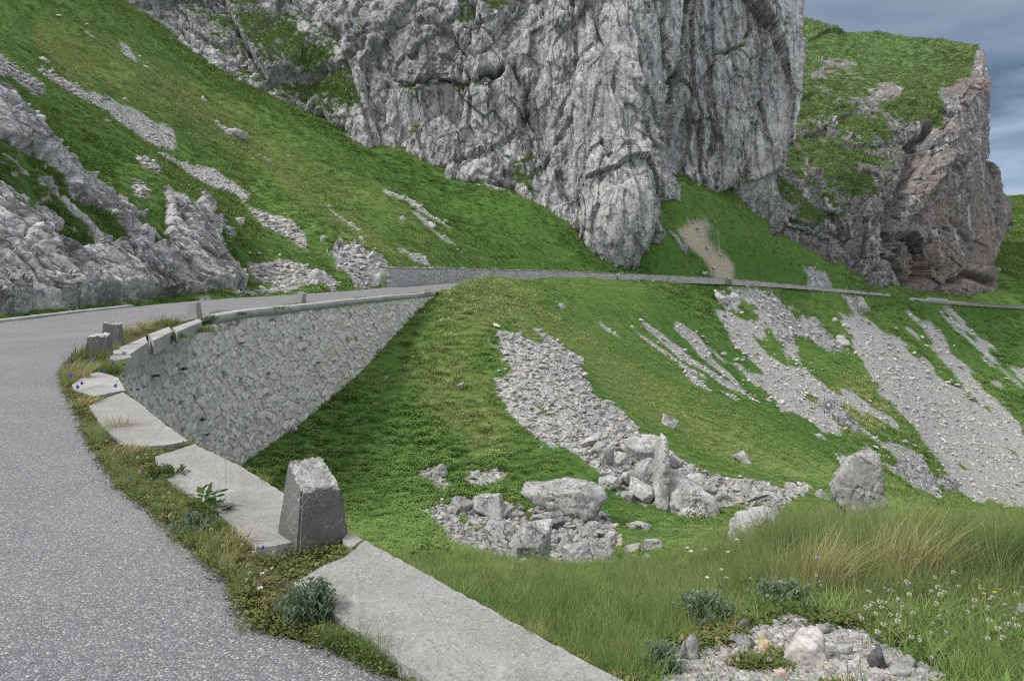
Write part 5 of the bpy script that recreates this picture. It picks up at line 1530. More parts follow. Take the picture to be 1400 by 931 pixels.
def leaves(rg, n, rad, height, size, V=None, Q=None, S=None, centre=(0, 0, 0), flat=0.5, narrow=0.6):
    """leaf-sized quads through a low dome"""
    V = [] if V is None else V; Q = [] if Q is None else Q; S = [] if S is None else S
    for _ in range(n):
        a = rg.uniform(0, 2 * math.pi); r = rad * rg.random() ** .6
        z = height * (1 - (r / rad) ** 2) * rg.uniform(.25, 1.0) * rg.uniform(.7, 1.2)
        c = Vector((centre[0] + r * math.cos(a), centre[1] + r * math.sin(a), centre[2] + z))
        u = Vector((math.cos(a) + rg.uniform(-.8, .8), math.sin(a) + rg.uniform(-.8, .8), rg.uniform(-.2, 1.0) * (1.2 - flat))).normalized()
        n_ = Vector((rg.uniform(-.7, .7), rg.uniform(-.7, .7), 1)); v = u.cross(n_).normalized()
        s = size * rg.uniform(.6, 1.4)
        b = len(V); sh = rg.random()
        for p in (c, c + u * s * .5 + v * s * narrow * .5, c + u * s, c + u * s * .5 - v * s * narrow * .5):
            V.append(p[:]); S.append(sh)
        Q.append((b, b + 1, b + 2, b + 3))
    return V, Q, S

rg = random.Random(5)
P_FINE = proto_collection('meadow_grass', [quads_mesh('meadow_grass', *(lambda r: (r[0], r[1], M['grass'], r[2]))(blades(rg, 34, .07, .12, .36, .0042, .42, (rg.uniform(.10, .28), rg.uniform(-.05, .10)), 4))) for k in range(6)])
P_SHORT = proto_collection('short_grass', [quads_mesh('short_grass', *(lambda r: (r[0], r[1], M['grass_far'], r[2]))(blades(rg, 36, .5, .35, 1.0, .055, .7, (.1, 0), 3))) for k in range(6)])
P_LEAF = proto_collection('leafy_clump', [quads_mesh('leafy_clump', *(lambda r: (r[0], r[1], M['leaf'], r[2]))(leaves(rg, 80, .6, .55, .17))) for k in range(6)])
P_FARG = proto_collection('slope_grass', [quads_mesh('slope_grass', *(lambda r: (r[0], r[1], M['grass_far'], r[2]))(blades(rg, 40, .6, .22, .55, .075, .7, (.12, 0), 2))) for k in range(6)])

def tint_of(X, Y, iy, ix, m):
    p = np.c_[X, Y, 0 * X]
    n = fbm(p * 0.12, 3, 900) * .22 + fbm(p * 0.9, 3, 901) * .16
    return np.clip(0.40 + 0.38 * DRY[iy, ix] - 0.16 * LUSH[iy, ix] + n + RNG.normal(0, .12, m), 0, 1)

def slope_rot(X, Y, m, tilt=0.25):
    return np.c_[RNG.normal(0, tilt, (m, 2)), RNG.uniform(0, 6.3, m)]

def ground_cover(name, n, Ya, Yb, size, hgt, coll, want, label, area=0.0, xa=-60, xb=1500, tshift=0.0, gv=0.35, uni=False):
    px, X, Y, iy, ix = sample(n, Ya, Yb, xa, xb, area)
    row = ROWPX[iy, ix]
    k = (SIDE[iy, ix] != 0) & (GRAV[iy, ix] < RNG.uniform(0.0, gv, n) + 0.05) & (GBL[iy, ix] < RNG.uniform(0.2, 1.2, n)) & (ROCK[iy, ix] < .5) & want(px, row, Y, iy, ix)
    k &= row < 1010
    if (Y.min() < 60):
        k &= ~((X > XK(Y) - .6) & (X < XK(Y) + 0.10) & (Y < 52))
        k &= ~((SIDE[iy, ix] == -1) & (X > XU(Y) - 0.25))
    X, Y, iy, ix, px, row = X[k], Y[k], iy[k], ix[k], px[k], row[k]; m = len(X)
    pn_ = fbm(np.c_[X, Y, 0 * X] * (7.0 / np.clip(Y, 5, 120))[:, None], 3, 905, .6)
    s = size(Y) * RNG.uniform(.65, 1.35, m) * np.where(Y > 9.5, np.clip(1.0 + .9 * pn_, .45, 1.9), 1); h = s * hgt(px, row, Y) * RNG.uniform(.7, 1.3, m)
    t = np.clip(tint_of(X, Y, iy, ix, m) + tshift, 0, 1)
    z = zat(X, Y) - 0.02
    return scatter(name, np.c_[X, Y, z], slope_rot(X, Y, m, .12), np.c_[s if not uni else h, s if not uni else h, h], RNG.integers(0, 6, m), dict(tint=t), coll, 'stuff', label, 'grass'), m

tall = lambda px, row: sstep(960, 1050, px) * sstep(845, 800, row)
mid_ = lambda px, row: sstep(560, 640, px)
c1 = ground_cover('meadow_grass', 16000, 2.4, 13, lambda Y: 1.0, lambda px, row, Y: np.where(Y > 10.5, .35, .50) + 0.45 * tall(px, row) * (Y < 9) + 0.10 * (px < 960) * (px > 700) * (Y < 8), P_FINE, lambda px, row, Y, iy, ix: (SIDE[iy, ix] == 1) & (px > 380) & ((row < 838) | (px < 930) | (RNG.random(len(px)) < .45)), 'soft green meadow grass between the concrete slabs and the hollow', 0.62, 380, 1850, uni=True, tshift=.27)
c1b = ground_cover('short_grass', 12000, 2.3, 9, lambda Y: 0.10 + 0.006 * Y, lambda px, row, Y: 0.9 + 0 * Y, P_SHORT, lambda px, row, Y, iy, ix: (SIDE[iy, ix] == 1) & (px > 380), 'short turf under the meadow grass', 0.5, 380, 1850)
c2 = ground_cover('hollow_grass', 42000, 10, 62, lambda Y: 0.12 + 0.0062 * Y, lambda px, row, Y: 0.62 + 0 * Y, P_SHORT, lambda px, row, Y, iy, ix: RNG.random(len(px)) > LUSH[iy, ix] * .75, 'grass on the sides of the hollow and the near verge')
c3 = ground_cover('low_plants', 28000, 10, 62, lambda Y: 0.16 + 0.0100 * Y, lambda px, row, Y: 0.75 + 0 * Y, P_LEAF, lambda px, row, Y, iy, ix: RNG.random(len(px)) < LUSH[iy, ix] * .85 + .14, 'dark leafy low plants in the hollow', gv=.6)
c4 = ground_cover('slope_grass', 66000, 58, 340, lambda Y: 0.20 + 0.0056 * Y, lambda px, row, Y: 0.8 + 0 * Y, P_FARG, lambda px, row, Y, iy, ix: RNG.random(len(px)) > LUSH[iy, ix] * .5, 'grass of the long mountain slopes')
c5 = ground_cover('slope_plants', 36000, 58, 340, lambda Y: 0.16 + 0.0052 * Y, lambda px, row, Y: 0.6 + 0 * Y, P_LEAF, lambda px, row, Y, iy, ix: RNG.random(len(px)) < LUSH[iy, ix] * .9 + .12, 'low leafy plants on the long mountain slopes', gv=.6)
c6 = ground_cover('hill_grass', 12000, 340, 760, lambda Y: 0.20 + 0.0050 * Y, lambda px, row, Y: 0.8 + 0 * Y, P_FARG, lambda px, row, Y, iy, ix: px > 1340, 'grass of the distant hill', 0.0, 1340, 1480)
print('grass', c1[1], c1b[1], c2[1], c3[1], c4[1], c5[1], round(time.time() - T0, 1))

def on_sheet(name, Qs, veg, n, size, coll, label, thr=.55, seed=0):
    w = (veg > thr).astype(float); w[0] = w[-1] = 0
    idx = RNG.choice(w.size, n, p=(w / w.sum()).ravel())
    P = Qs.reshape(-1, 3)[idx] + RNG.normal(0, .05, (n, 3)); m = n
    s = size * RNG.uniform(.6, 1.4, m)
    t = np.clip(.42 + fbm(P * .1, 3, 930 + seed) * .3 + RNG.normal(0, .07, m), 0, 1)
    scatter(name, P, slope_rot(None, None, m, .2), np.c_[s, s, s * .7], RNG.integers(0, 6, m), dict(tint=t), coll, 'stuff', label, 'grass')
on_sheet('ledge_grass', QA, VA, 9000, 0.85, P_FARG, 'grass on the ledges of the great grey cliff')
on_sheet('ledge_grass', QC, VC, 12000, 1.5, P_FARG, 'grass on the sloping crown and ledges of the reddish cliff', seed=2)
on_sheet('outcrop_grass', QO, np.where(ins > .1, VO, 0), 5000, 0.28, P_SHORT, 'grass in the pockets of the karst rock', seed=3)

# ------------------------------------------------------------------ weeds in the strip between asphalt and slabs
def in_slab(X, Y):
    r = np.zeros(len(X), bool)
    for q in SLAB_POLYS: r |= pip(X, Y, q)
    return r
def strip_pts(n, Ya, Yb, lo, hi):
    Y = np.exp(RNG.uniform(math.log(Ya), math.log(Yb), n)); u = RNG.uniform(0, 1, n) ** 1.2
    a = XE(Y) + lo; X = a + (XK(Y) + hi - a) * u
    k = ~in_slab(X, Y) & ~((np.abs(X - p0[0]) < .14) & (np.abs(Y - p0[1] - .13) < .14))
    return X[k], Y[k]
P_TINY = proto_collection('verge_grass', [quads_mesh('verge_grass', *(lambda r: (r[0], r[1], M['grass'], r[2]))(blades(rg, 26, .03, .03, .10, .0032, .7, (.1, 0), 3))) for k in range(6)])
M['verge_leaf'] = leaf_mat('verge_herb_leaves', [(0.0, (0.055, 0.085, 0.028)), (0.4, (0.095, 0.135, 0.040)), (0.7, (0.17, 0.165, 0.065)), (1.0, (0.24, 0.18, 0.09))], 0.0)
P_MOSS = proto_collection('verge_herbs', [quads_mesh('verge_herbs', *(lambda r: (r[0], r[1], M['verge_leaf'], r[2]))(leaves(rg, 60, .06, .045, .016))) for k in range(6)])
X, Y = strip_pts(6000, 2.2, 14.5, -0.10, 0.02); m = len(X)
pn = fbm(np.c_[X * 1.7, Y * 1.7, 0 * X], 3, 950)
k = pn > -0.10; X, Y, pn = X[k], Y[k], pn[k]; m = len(X)
hh = (0.5 + 0.7 * np.clip(pn + .3, 0, 1)) * RNG.uniform(.6, 1.5, m) * np.where(Y > 9, 1.6, 1)
scatter('verge_grass', np.c_[X, Y, np.full(m, .0)], slope_rot(X, Y, m, .2), np.c_[hh, hh, hh], RNG.integers(0, 6, m), dict(tint=np.clip(.70 + .35 * fbm(np.c_[X, Y, 0 * X] * 1.3, 2, 951) + RNG.normal(0, .13, m), 0, 1)), P_TINY, 'stuff', 'dry short grass in the strip between asphalt and slabs', 'grass')
X, Y = strip_pts(3600, 2.2, 14.5, -0.12, 0.02); m = len(X)
s = RNG.uniform(.6, 1.3, m)
scatter('verge_herbs', np.c_[X, Y, np.full(m, .0)], slope_rot(X, Y, m, .2), np.c_[s, s, s], RNG.integers(0, 6, m), dict(tint=np.clip(.5 + RNG.normal(0, .25, m), 0, 1)), P_MOSS, 'stuff', 'small mat-forming herbs in the strip between asphalt and slabs', 'herbs')
px, X, Y, iy, ix = sample(5000, 2.4, 4.6, 880, 1400)
k = (GBL[iy, ix] > .02) & (fbm(np.c_[X, Y, 0 * X] * 2.6, 3, 960, .6) > .12 + .35 * (GBL[iy, ix] > .5)) & (SIDE[iy, ix] == 1); X, Y = X[k], Y[k]; m = len(X); s = RNG.uniform(.6, 1.4, m)
scatter('patch_herbs', np.c_[X, Y, zat(X, Y)], slope_rot(X, Y, m, .2), np.c_[s, s, s], RNG.integers(0, 6, m), dict(tint=np.clip(.45 + RNG.normal(0, .28, m), 0, 1)), P_MOSS, 'stuff', 'small herbs creeping over the gravel patch', 'herbs')
# thin line of grass along the rest of the edge
Y = RNG.uniform(14.5, 50, 2600); X = XK(Y) - RNG.uniform(.42, .95, len(Y)) ; kk = fbm(np.c_[Y * .8, 0 * Y, 0 * Y], 3, 955) > -.05; X, Y = X[kk], Y[kk]; m = len(X)
scatter('verge_grass', np.c_[X, Y, np.full(m, .0)], slope_rot(X, Y, m, .2), np.repeat(RNG.uniform(.7, 2.0, (m, 1)), 3, 1), RNG.integers(0, 6, m), dict(tint=np.clip(.62 + RNG.normal(0, .15, m), 0, 1)), P_TINY, 'stuff', 'thin line of grass along the inner side of the coping', 'grass')

# ------------------------------------------------------------------ plants one can tell apart
def solid_leaf(name, a, b, scale=8, trans=.25):
    nt = NT(name); v = nt.coord(); n = nt.noise(v, scale, 3, .6); sh = nt.attr('shade')
    c = nt.mix(nt.math('MULTIPLY', nt.math('ADD', n, sh), .55), a, b)
    d = nt.n('ShaderNodeBsdfDiffuse', i_Color=c); t = nt.n('ShaderNodeBsdfTranslucent', i_Color=c); mm = nt.n('ShaderNodeMixShader'); nt.set(mm, 0, trans)
    nt.t.links.new(d.outputs[0], mm.inputs[1]); nt.t.links.new(t.outputs[0], mm.inputs[2])
    return nt.done(mm.outputs[0])
M['glaucous'] = solid_leaf('grey_green_leaves', (0.085, 0.125, 0.075), (0.20, 0.26, 0.175))
M['weed'] = solid_leaf('weed_leaves', (0.05, 0.09, 0.025), (0.115, 0.17, 0.05))
M['straw'] = solid_leaf('straw_grass', (0.25, 0.25, 0.095), (0.52, 0.45, 0.24), 5)
M['olive'] = solid_leaf('tuft_grass', (0.075, 0.10, 0.025), (0.19, 0.195, 0.065), 5)
M['green'] = solid_leaf('green_grass', (0.085, 0.15, 0.045), (0.19, 0.25, 0.09), 5)
M['white'] = plain_mat('white_petals', (0.72, 0.72, 0.66), .8, .1, 200, .2)
M['palecream'] = plain_mat('pale_petals', (0.58, 0.58, 0.46), .8, .15, 200, .2)
M['cream'] = plain_mat('cream_petals', (0.60, 0.56, 0.40), .8, .15, 200, .2)
M['violet'] = plain_mat('violet_petals', (0.20, 0.16, 0.50), .8, .15, 200, .2)
M['yellow'] = plain_mat('yellow_petals', (0.65, 0.52, 0.08), .8, .15, 200, .2)
M['pinkish'] = plain_mat('pink_petals', (0.50, 0.36, 0.42), .8, .15, 200, .2)
M['stem'] = plain_mat('flower_stem', (0.08, 0.12, 0.035), .8, .2, 60, .1)

def feather_bush(rg, n, rad, h, leafn=16, lw=.012, ll=.035):
    V, Q, S = [], [], []
    for _ in range(n):
        a = rg.uniform(0, 2 * math.pi); r = rad * rg.random() ** .7
        lean = r / rad * .7
        hh = h * (1 - .45 * (r / rad) ** 2) * rg.uniform(.7, 1.1); sh = rg.random()
        for k in range(leafn):
            t = .2 + .8 * k / leafn
            c = Vector((r * math.cos(a) * (.5 + .6 * t) , r * math.sin(a) * (.5 + .6 * t), hh * t))
            d = k * 2.4 + rg.random()
            u = Vector((math.cos(d), math.sin(d), .9)).normalized(); v = u.cross(Vector((0, 0, 1))).normalized()
            s = ll * rg.uniform(.7, 1.2); b = len(V)
            for p in (c, c + u * s * .5 + v * lw * .5, c + u * s, c + u * s * .5 - v * lw * .5): V.append(p[:]); S.append(sh)
            Q.append((b, b + 1, b + 2, b + 3))
    return V, Q, S
def plant(name, r, mat, loc, label, cat, rz=0, sc=1.0, group=None):
    me = quads_mesh(name, r[0], r[1], mat, r[2])
    o = bpy.data.objects.new(name, me); COL.objects.link(o); o.location = loc; o.rotation_euler = (0, 0, rz); o.scale = (sc,) * 3
    return tag(o, label, cat, group)
rg = random.Random(21)
g = G(413, 868, 0)
plant('spurge_bush', feather_bush(rg, 90, .15, .20), M['glaucous'], (g[0], g[1] + .10, 0), 'bushy grey-green herb growing at the asphalt edge in front of the broken post', 'shrub')
g = G(277, 712, 0)
plant('leafy_weed', leaves(rg, 70, .12, .26, .075, flat=.3), M['weed'], (g[0], g[1] + .05, 0), 'broad-leaved dark green weed rising beside the long slab', 'weed')
g = G(262, 735, 0)
plant('spurge_bush', feather_bush(rg, 60, .14, .12), M['glaucous'], (g[0], g[1] + .05, 0), 'low grey-green herb below the broad-leaved weed', 'shrub')
g = G(222, 660, 0)
plant('spurge_bush', feather_bush(rg, 50, .17, .12), M['weed'], (g[0], g[1] + .05, 0), 'low green herb beside the upper end of the long slab', 'shrub')
def tuft(n, rad, h0, h1, w, bend, wind=(.25, 0), hang=0.0): return blades(rg, n, rad, h0, h1, w, bend, wind, 4, hang=hang)
for cx, by, wpx, hpx, mt, lab, hang in [
    (118, 498, 62, 36, 'olive', 'large dry grass mound round the foot of the front paired post', 0), (104, 520, 40, 34, 'straw', 'dry grass mound at the very corner of the asphalt', 0), (150, 512, 30, 22, 'green', 'green grass tuft between the corner mound and the wall', 0), (118, 556, 44, 20, 'straw', 'yellowed grass tuft in the joint above the second slab', 0),
    (176, 458, 26, 20, 'straw', 'yellowish grass tuft behind the paired posts', 0), (196, 452, 24, 20, 'straw', 'yellowish grass tuft between two coping blocks', 0), (222, 446, 48, 20, 'olive', 'wide grass tuft with yellow flowers on the wall top', 0), (208, 476, 26, 22, 'green', 'green tuft hanging over the wall face below the coping gap', .9),
    (244, 470, 34, 26, 'olive', 'grass tuft hanging from the wall below the coping blocks', .9), (282, 448, 16, 18, 'weed', 'dark green plant hanging in the wall under the upright post', .6), (324, 438, 12, 12, 'weed', 'small dark plant under the coping right of the upright post', .6), (374, 430, 20, 12, 'olive', 'small grass tuft hanging from the coping before the leaning post', .8),
    (585, 402, 12, 10, 'olive', 'dry tuft at the far end of the wall coping', 0), (175, 625, 60, 30, 'straw', 'straw-coloured tuft beside the second slab', 0), (160, 590, 40, 30, 'straw', 'small straw-coloured tuft at the asphalt edge beside the second slab', 0), (320, 752, 60, 36, 'straw', 'thin straw grass tuft in front of the long slab', 0)]:
    g = G(cx, by, 0.0); Y = g[1]; w = wpx / F * Y; h = hpx / F * Y
    onw = hang > 0
    X = g[0]; z = 0.0
    if onw:
        Y = np.interp(0, [0], [Y]); ys = np.linspace(12, 50, 2000); j = int(np.argmin(np.abs(XK(ys) / ys * F + 700 - cx + 3 * 0))) if cx > 165 else 0
        Y = ys[j]; X = float(XK(Y)) + .24; Y -= .10; z = H + (HOR - (by - hpx * .6)) / F * Y
        X += .42 if cx < 260 else 0.0
        w = wpx / F * Y * 1.3; h = hpx / F * Y * 1.5
    plant('grass_tuft', tuft(int(130 if wpx > 20 else 70), w * .42, h * .5, h * 1.05, .014 if Y > 8 else .006, .7, (.3, -.1) if not onw else (.25, -.25), hang), M[mt], (float(X), float(Y), float(z)), lab, 'grass tuft', 0, 1, 'grass tufts along the wall top')
for px1, py1, s, mt, lab in [(275, 575, .22, 'weed', 'dark weed growing from a joint low on the wall face'), (281, 595, .20, 'olive', 'small olive weed just below the dark weed on the wall face'), (249, 506, .26, 'weed', 'weed growing from the wall face below the coping blocks'),
                             (434, 497, .30, 'green', 'single green weed in the middle of the far wall face'), (330, 470, .22, 'olive', 'small weed high on the wall face below the coping run'), (212, 515, .24, 'green', 'green weed on the near shaded end of the wall face')]:
    ys = np.linspace(12, 50, 4000); zz_ = H + (HOR - py1) / F * ys; xx_ = XK(ys) + .1 * (-.2 - zz_) + .05
    j = int(np.argmin(np.abs(700 + F * xx_ / ys - px1)))
    plant('wall_weed', blades(rg, 60, s * .35, s * .6, s * 1.2, .016, .9, (.5, -.35), 3, hang=.7), M[mt], (float(xx_[j]) + .03, float(ys[j]), float(zz_[j])), lab, 'weed')
for cx, by, wpx, hpx, mt, lab in [
    (1240, 800, 130, 95, 'straw', 'big straw-coloured tussock in the tall grass below the standing boulder'), (1120, 815, 90, 85, 'straw', 'yellowing tussock left of the big straw-coloured one'), (1330, 795, 150, 105, 'green', 'tall green tussock near the right edge of the picture'), (1090, 775, 110, 80, 'green', 'tall green tussock at the left end of the tall grass'), (1390, 800, 90, 100, 'green', 'tall green tussock cut by the right edge of the picture')]:
    g = ground(cx, by, 3.5, 9); Y = g[1]; w = wpx / F * Y; h = hpx / F * Y
    plant('grass_tussock', tuft(420, w * .36, h * .6, h * 1.15, .0055, .5, (.30, .05)), M[mt], (g[0], g[1], g[2] - .02), lab, 'grass tussock', 0, 1, 'tussocks of the foreground meadow')
for cx, by, wpx, hpx, kind, mt, lab in [
    (1083, 838, 84, 34, 'f', 'glaucous', 'grey-green low bush above the gravel patch'), (1030, 828, 90, 34, 'l', 'weed', 'dark green low shrub left of the grey-green bush'), (970, 858, 90, 40, 'f', 'glaucous', 'grey-green feathery herbs left of the gravel patch'), (1100, 858, 90, 26, 'l', 'weed', 'dark mat of leaves along the top of the gravel patch'),
    (958, 718, 44, 26, 'l', 'weed', 'dark bush in front of the broad leaning slab'), (590, 770, 60, 40, 'l', 'weed', 'leafy bush beside the large front slab'), (905, 925, 70, 40, 'f', 'glaucous', 'grey-green feathery herbs by the pointed stone')]:
    g = ground(cx, by, 2.6, 40); Y = g[1]; w = wpx / F * Y; h = hpx / F * Y
    r = feather_bush(rg, 90, w * .5, h, 14, .012 * Y / 3.5, .03 * Y / 3.5) if kind == 'f' else leaves(rg, 220, w * .5, h, max(.03, w * .08), flat=.4)
    plant('low_shrub', r, M[mt], (g[0], g[1] + w * .2, g[2] - .01), lab, 'shrub')

# flowers: stem with a head of its own
def stem_mesh(h, bend):
    V, Q, S = [], [], []
    blades(random.Random(int(h * 9999)), 1, .0, h, h, .004, bend, (.05, 0), 3, V, Q, S)
    return V, Q, S
def head_mesh(name, mat, r, kind):
    rr = random.Random(3); V, Q, S = [], [], []
    n = 70 if kind == 'ball' else 26
    for k in range(n):
        if kind == 'ball':
            d = Vector((rr.gauss(0, 1), rr.gauss(0, 1), rr.gauss(.3, 1))).normalized(); c = d * r * .25; L = r * .8; w = r * .28
        elif kind == 'flat':
            a = k * 2.4; d = Vector((math.cos(a), math.sin(a), rr.uniform(.15, .5))).normalized(); c = d * r * .1 + Vector((0, 0, rr.uniform(0, .1) * r)); L = r; w = r * .35
        else:
            a = k * 2.4; d = Vector((math.cos(a) * .6, math.sin(a) * .6, rr.uniform(.3, 1))).normalized(); c = Vector((0, 0, rr.uniform(0, 1) * r)); L = r * .8; w = r * .3
        v = d.orthogonal().normalized(); b = len(V)
        for p in (c, c + d * L * .6 + v * w, c + d * L, c + d * L * .6 - v * w): V.append(p[:]); S.append(rr.random())
        Q.append((b, b + 1, b + 2, b + 3))
    return quads_mesh(name, V, Q, mat, S)
HEADS = {k: head_mesh('flower_head', M[m_], r, kd) for k, m_, r, kd in [('clover', 'cream', .0125, 'ball'), ('whiteball', 'palecream', .0125, 'ball'), ('daisy', 'white', .012, 'flat'), ('bell', 'violet', .015, 'bell'), ('yellow', 'yellow', .010, 'flat'), ('pink', 'pinkish', .012, 'ball')]}
STEMS = [quads_mesh('flower_stem', *(lambda r: (r[0], r[1], M['stem'], r[2]))(stem_mesh(.10 + .02 * k, .3))) for k in range(4)]
def tip(me):
    v = max(me.vertices, key=lambda q: q.co.z); return v.co.copy()
def flower(loc, head, label, cat, group, hs=1.0, sc=1.0):
    st = random.choice(STEMS)
    o = bpy.data.objects.new('flower', st); COL.objects.link(o); o.location = loc; o.scale = (1, 1, hs); o.rotation_euler = (random.uniform(-.15, .15), random.uniform(-.15, .15), random.uniform(0, 6.3))
    tag(o, label, cat, group)
    c = bpy.data.objects.new('flower_head', HEADS[head]); COL.objects.link(c); c.parent = o; c.location = tip(st); c.scale = (sc, sc, sc / hs)
def flowers_at(n, box, head, label, group, hs, sc=1.0, wob=0):
    k = 0; tries = 0
    while k < n and tries < 4000:
        tries += 1
        a, b = random.uniform(box[0], box[2]), random.uniform(box[1], box[3])
        g = ground(a, b, 2.3, 14)
        if g is None or g[1] > 13: continue
        flower((g[0], g[1], g[2] - .01), head, label, 'flower', group, hs * random.uniform(.7, 1.25), sc * random.uniform(.75, 1.2)); k += 1
flowers_at(90, (1170, 815, 1400, 920), 'whiteball', 'small round white clover head in the meadow to the right of the gravel patch', 'white clover right of the gravel patch', 1.2, .95)
flowers_at(26, (940, 885, 1110, 935), 'clover', 'cream clover head at the bottom left of the gravel patch', 'cream clover below the gravel patch', .5, .75)
flowers_at(14, (1020, 820, 1130, 850), 'whiteball', 'round white clover head in the low shrubs above the gravel patch', 'white clover above the gravel patch', 1.2, .75)
flowers_at(9, (910, 800, 1010, 860), 'daisy', 'white star-like flower on a tall stalk in the soft grass left of the gravel patch', 'white stalked flowers in the soft grass', 2.6, 1.1)
flowers_at(8, (1110, 790, 1340, 860), 'pink', 'small lilac-pink flower in the meadow grass', 'lilac flowers of the meadow', 2.2, 1.0)
flowers_at(6, (1330, 830, 1400, 860), 'yellow', 'small yellow flower near the right edge of the meadow', 'yellow flowers near the right edge', 1.2, 1.0)
for n, head, lab, grp, hs, sc, Ya, Yb in [(34, 'clover', 'cream clover head in the weedy strip beside the asphalt', 'cream clover of the weedy strip', .45, .9, 2.6, 6), (16, 'bell', 'small violet bellflower in the weedy strip beside the asphalt', 'violet bellflowers of the weedy strip', .6, .8, 2.4, 6.5), (14, 'daisy', 'small white flower in the weedy strip beside the asphalt', 'white flowers of the weedy strip', .7, .9, 2.8, 9), (26, 'bell', 'violet flower at the grassy corner by the paired posts', 'violet flowers at the grassy corner', 1.0, 2.2, 8.6, 13)]:
    X, Y = strip_pts(n * 6, Ya, Yb, -.05, -.02 if Ya < 8 else .1); X, Y = X[:n], Y[:n]
    for a, b in zip(X, Y): flower((float(a), float(b), .02), head, lab, 'flower', grp, hs * random.uniform(.7, 1.3), sc * random.uniform(.8, 1.2))
for cx, by, lab in [(847, 765, 'yellow flower spike standing in the grass right of the rubble heap'), (868, 770, 'shorter yellow flower spike beside the first one')]:
    g = ground(cx, by, 8, 30); h = (34 if cx < 860 else 24) / F * g[1]
    rt = plant('flower_spike', blades(rg, 14, .06, h * .2, h * .5, .03, .6, (0, 0), 3), M['weed'], (g[0], g[1], g[2]), lab, 'wildflower')
    V, Q, S = leaves(rg, 60, .035, 1, .035); V = [(x, y, h * (.25 + .75 * random.random())) if 0 else (x * 1.0, y * 1.0, z) for x, y, z in V]
    V2 = []
    for k in range(0, len(V), 4):
        dz = h * random.uniform(.25, .95)
        c = np.mean(V[k:k + 4], 0)
        for v in V[k:k + 4]: V2.append((v[0], v[1], v[2] - c[2] + dz))
    c = bpy.data.objects.new('flower_head', quads_mesh('flower_head', V2, Q, M['yellow'], S)); COL.objects.link(c); c.parent = rt
# grit along the asphalt edge
Y = np.exp(RNG.uniform(math.log(2.2), math.log(14), 1500)); X = XE(Y) - np.abs(RNG.normal(0, .16, len(Y))); m = len(X); s = RNG.uniform(.004, .013, m)
scatter('road_grit', np.c_[X, Y, np.full(m, .016)], RNG.uniform(0, 6, (m, 3)), np.c_[s, s, s], RNG.integers(0, 8, m), dict(tone=RNG.random(m)), STONES, 'stuff', 'loose grit along the crumbling edge of the asphalt', 'grit')
print('plants', round(time.time() - T0, 1))
# ================================================================== camera, sky, sun
cam = bpy.data.cameras.new('camera'); co = bpy.data.objects.new('camera', cam); COL.objects.link(co)
co.location = (0, 0, H); co.rotation_euler = (math.radians(90), 0, 0)
cam.lens = 24.0; cam.sensor_width = 36.0; cam.sensor_fit = 'HORIZONTAL'
cam.shift_y = -(465.5 - HOR) / 1400.0
cam.clip_start = 0.05; cam.clip_end = 5000
scene.camera = co

SUN_EL, SUN_AZ = math.radians(50), math.radians(-112)    # azimuth from +Y towards +X: light comes from the left, a little behind
sd = Vector((math.sin(SUN_AZ) * math.cos(SUN_EL), math.cos(SUN_AZ) * math.cos(SUN_EL), math.sin(SUN_EL)))
sl = bpy.data.lights.new('sun', 'SUN'); sl.energy = 2.8; sl.angle = math.radians(11); sl.color = (1.0, 0.975, 0.94)
so = bpy.data.objects.new('sun', sl); COL.objects.link(so)
so.rotation_euler = (-sd).to_track_quat('-Z', 'Y').to_euler()

wd = bpy.data.worlds.new('World'); scene.world = wd; wd.use_nodes = True
t = wd.node_tree; t.nodes.clear()
N = t.nodes.new; L = t.links.new
out = N('ShaderNodeOutputWorld'); bg = N('ShaderNodeBackground'); bg.inputs[1].default_value = 0.1
sky = N('ShaderNodeTexSky'); sky.sky_type = 'NISHITA'; sky.sun_disc = False; sky.sun_elevation = SUN_EL; sky.sun_rotation = SUN_AZ
sky.altitude = 1900; sky.air_density = 1.0; sky.dust_density = 0.6
tc = N('ShaderNodeTexCoord')
mp = N('ShaderNodeMapping'); L(tc.outputs['Generated'], mp.inputs[0]); mp.inputs['Scale'].default_value = (1.0, 1.0, 3.2)
n1 = N('ShaderNodeTexNoise'); L(mp.outputs[0], n1.inputs['Vector']); n1.inputs['Scale'].default_value = 4.6; n1.inputs['Detail'].default_value = 6; n1.inputs['Roughness'].default_value = 0.5; n1.inputs['Distortion'].default_value = 0.3
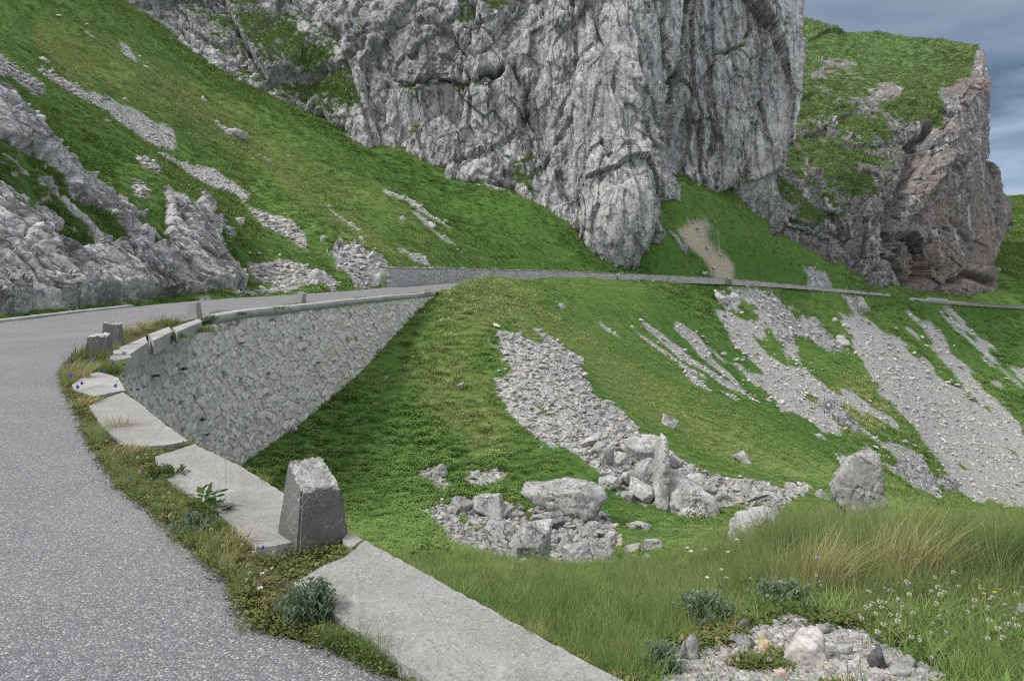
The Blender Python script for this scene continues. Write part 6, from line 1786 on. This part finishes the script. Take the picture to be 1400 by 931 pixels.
# layered cloud: bright overhead, heavy grey-blue bank low in the east
sep = N('ShaderNodeSeparateXYZ'); L(tc.outputs['Generated'], sep.inputs[0])
zz = N('ShaderNodeMath'); zz.operation = 'MULTIPLY_ADD'; L(n1.outputs['Fac'], zz.inputs[0]); zz.inputs[1].default_value = 0.42; L(sep.outputs[2], zz.inputs[2])
cl = N('ShaderNodeValToRGB'); L(zz.outputs[0], cl.inputs[0]); cr = cl.color_ramp
cr.elements[0].position = 0.27; cr.elements[0].color = (7.2, 8.0, 9.0, 1)
cr.elements[1].position = 0.72; cr.elements[1].color = (4.6, 5.3, 6.4, 1)
for q_, c_ in ((0.34, (3.4, 4.4, 6.0, 1)), (0.41, (1.25, 1.8, 2.8, 1)), (0.49, (2.2, 2.9, 4.0, 1)), (0.56, (2.9, 3.6, 4.7, 1))):
    e_ = cr.elements.new(q_); e_.color = c_
hi = N('ShaderNodeValToRGB'); L(n1.outputs['Fac'], hi.inputs[0])
hi.color_ramp.elements[0].position = 0.3; hi.color_ramp.elements[0].color = (9.2, 9.4, 9.7, 1)
hi.color_ramp.elements[1].position = 0.7; hi.color_ramp.elements[1].color = (14.2, 14.2, 14.4, 1)
up = N('ShaderNodeMapRange'); up.interpolation_type = 'SMOOTHSTEP'; dt = N('ShaderNodeVectorMath'); dt.operation = 'DOT_PRODUCT'; L(tc.outputs['Generated'], dt.inputs[0]); dt.inputs[1].default_value = (-0.24, -0.40, 1.0)
L(dt.outputs['Value'], up.inputs[0]); up.inputs[1].default_value = 0.0; up.inputs[2].default_value = 0.75
mx = N('ShaderNodeMix'); mx.data_type = 'RGBA'; L(up.outputs[0], mx.inputs[0]); L(cl.outputs[0], mx.inputs[6]); L(hi.outputs[0], mx.inputs[7])
m2 = N('ShaderNodeMix'); m2.data_type = 'RGBA'; m2.inputs[0].default_value = 0.9; L(sky.outputs[0], m2.inputs[6]); L(mx.outputs[2], m2.inputs[7])
L(m2.outputs[2], bg.inputs[0]); L(bg.outputs[0], out.inputs[0])

scene.view_settings.view_transform = 'Standard'; scene.view_settings.look = 'None'
scene.view_settings.exposure = 0.0; scene.view_settings.gamma = 1.0
scene.view_settings.use_curve_mapping = False
scene.render.engine = 'CYCLES'
scene.cycles.use_denoising = False
scene.cycles.filter_width = 1.1
scene.cycles.max_bounces = 4; scene.cycles.diffuse_bounces = 2; scene.cycles.transmission_bounces = 3
print('done', round(time.time() - T0, 1))
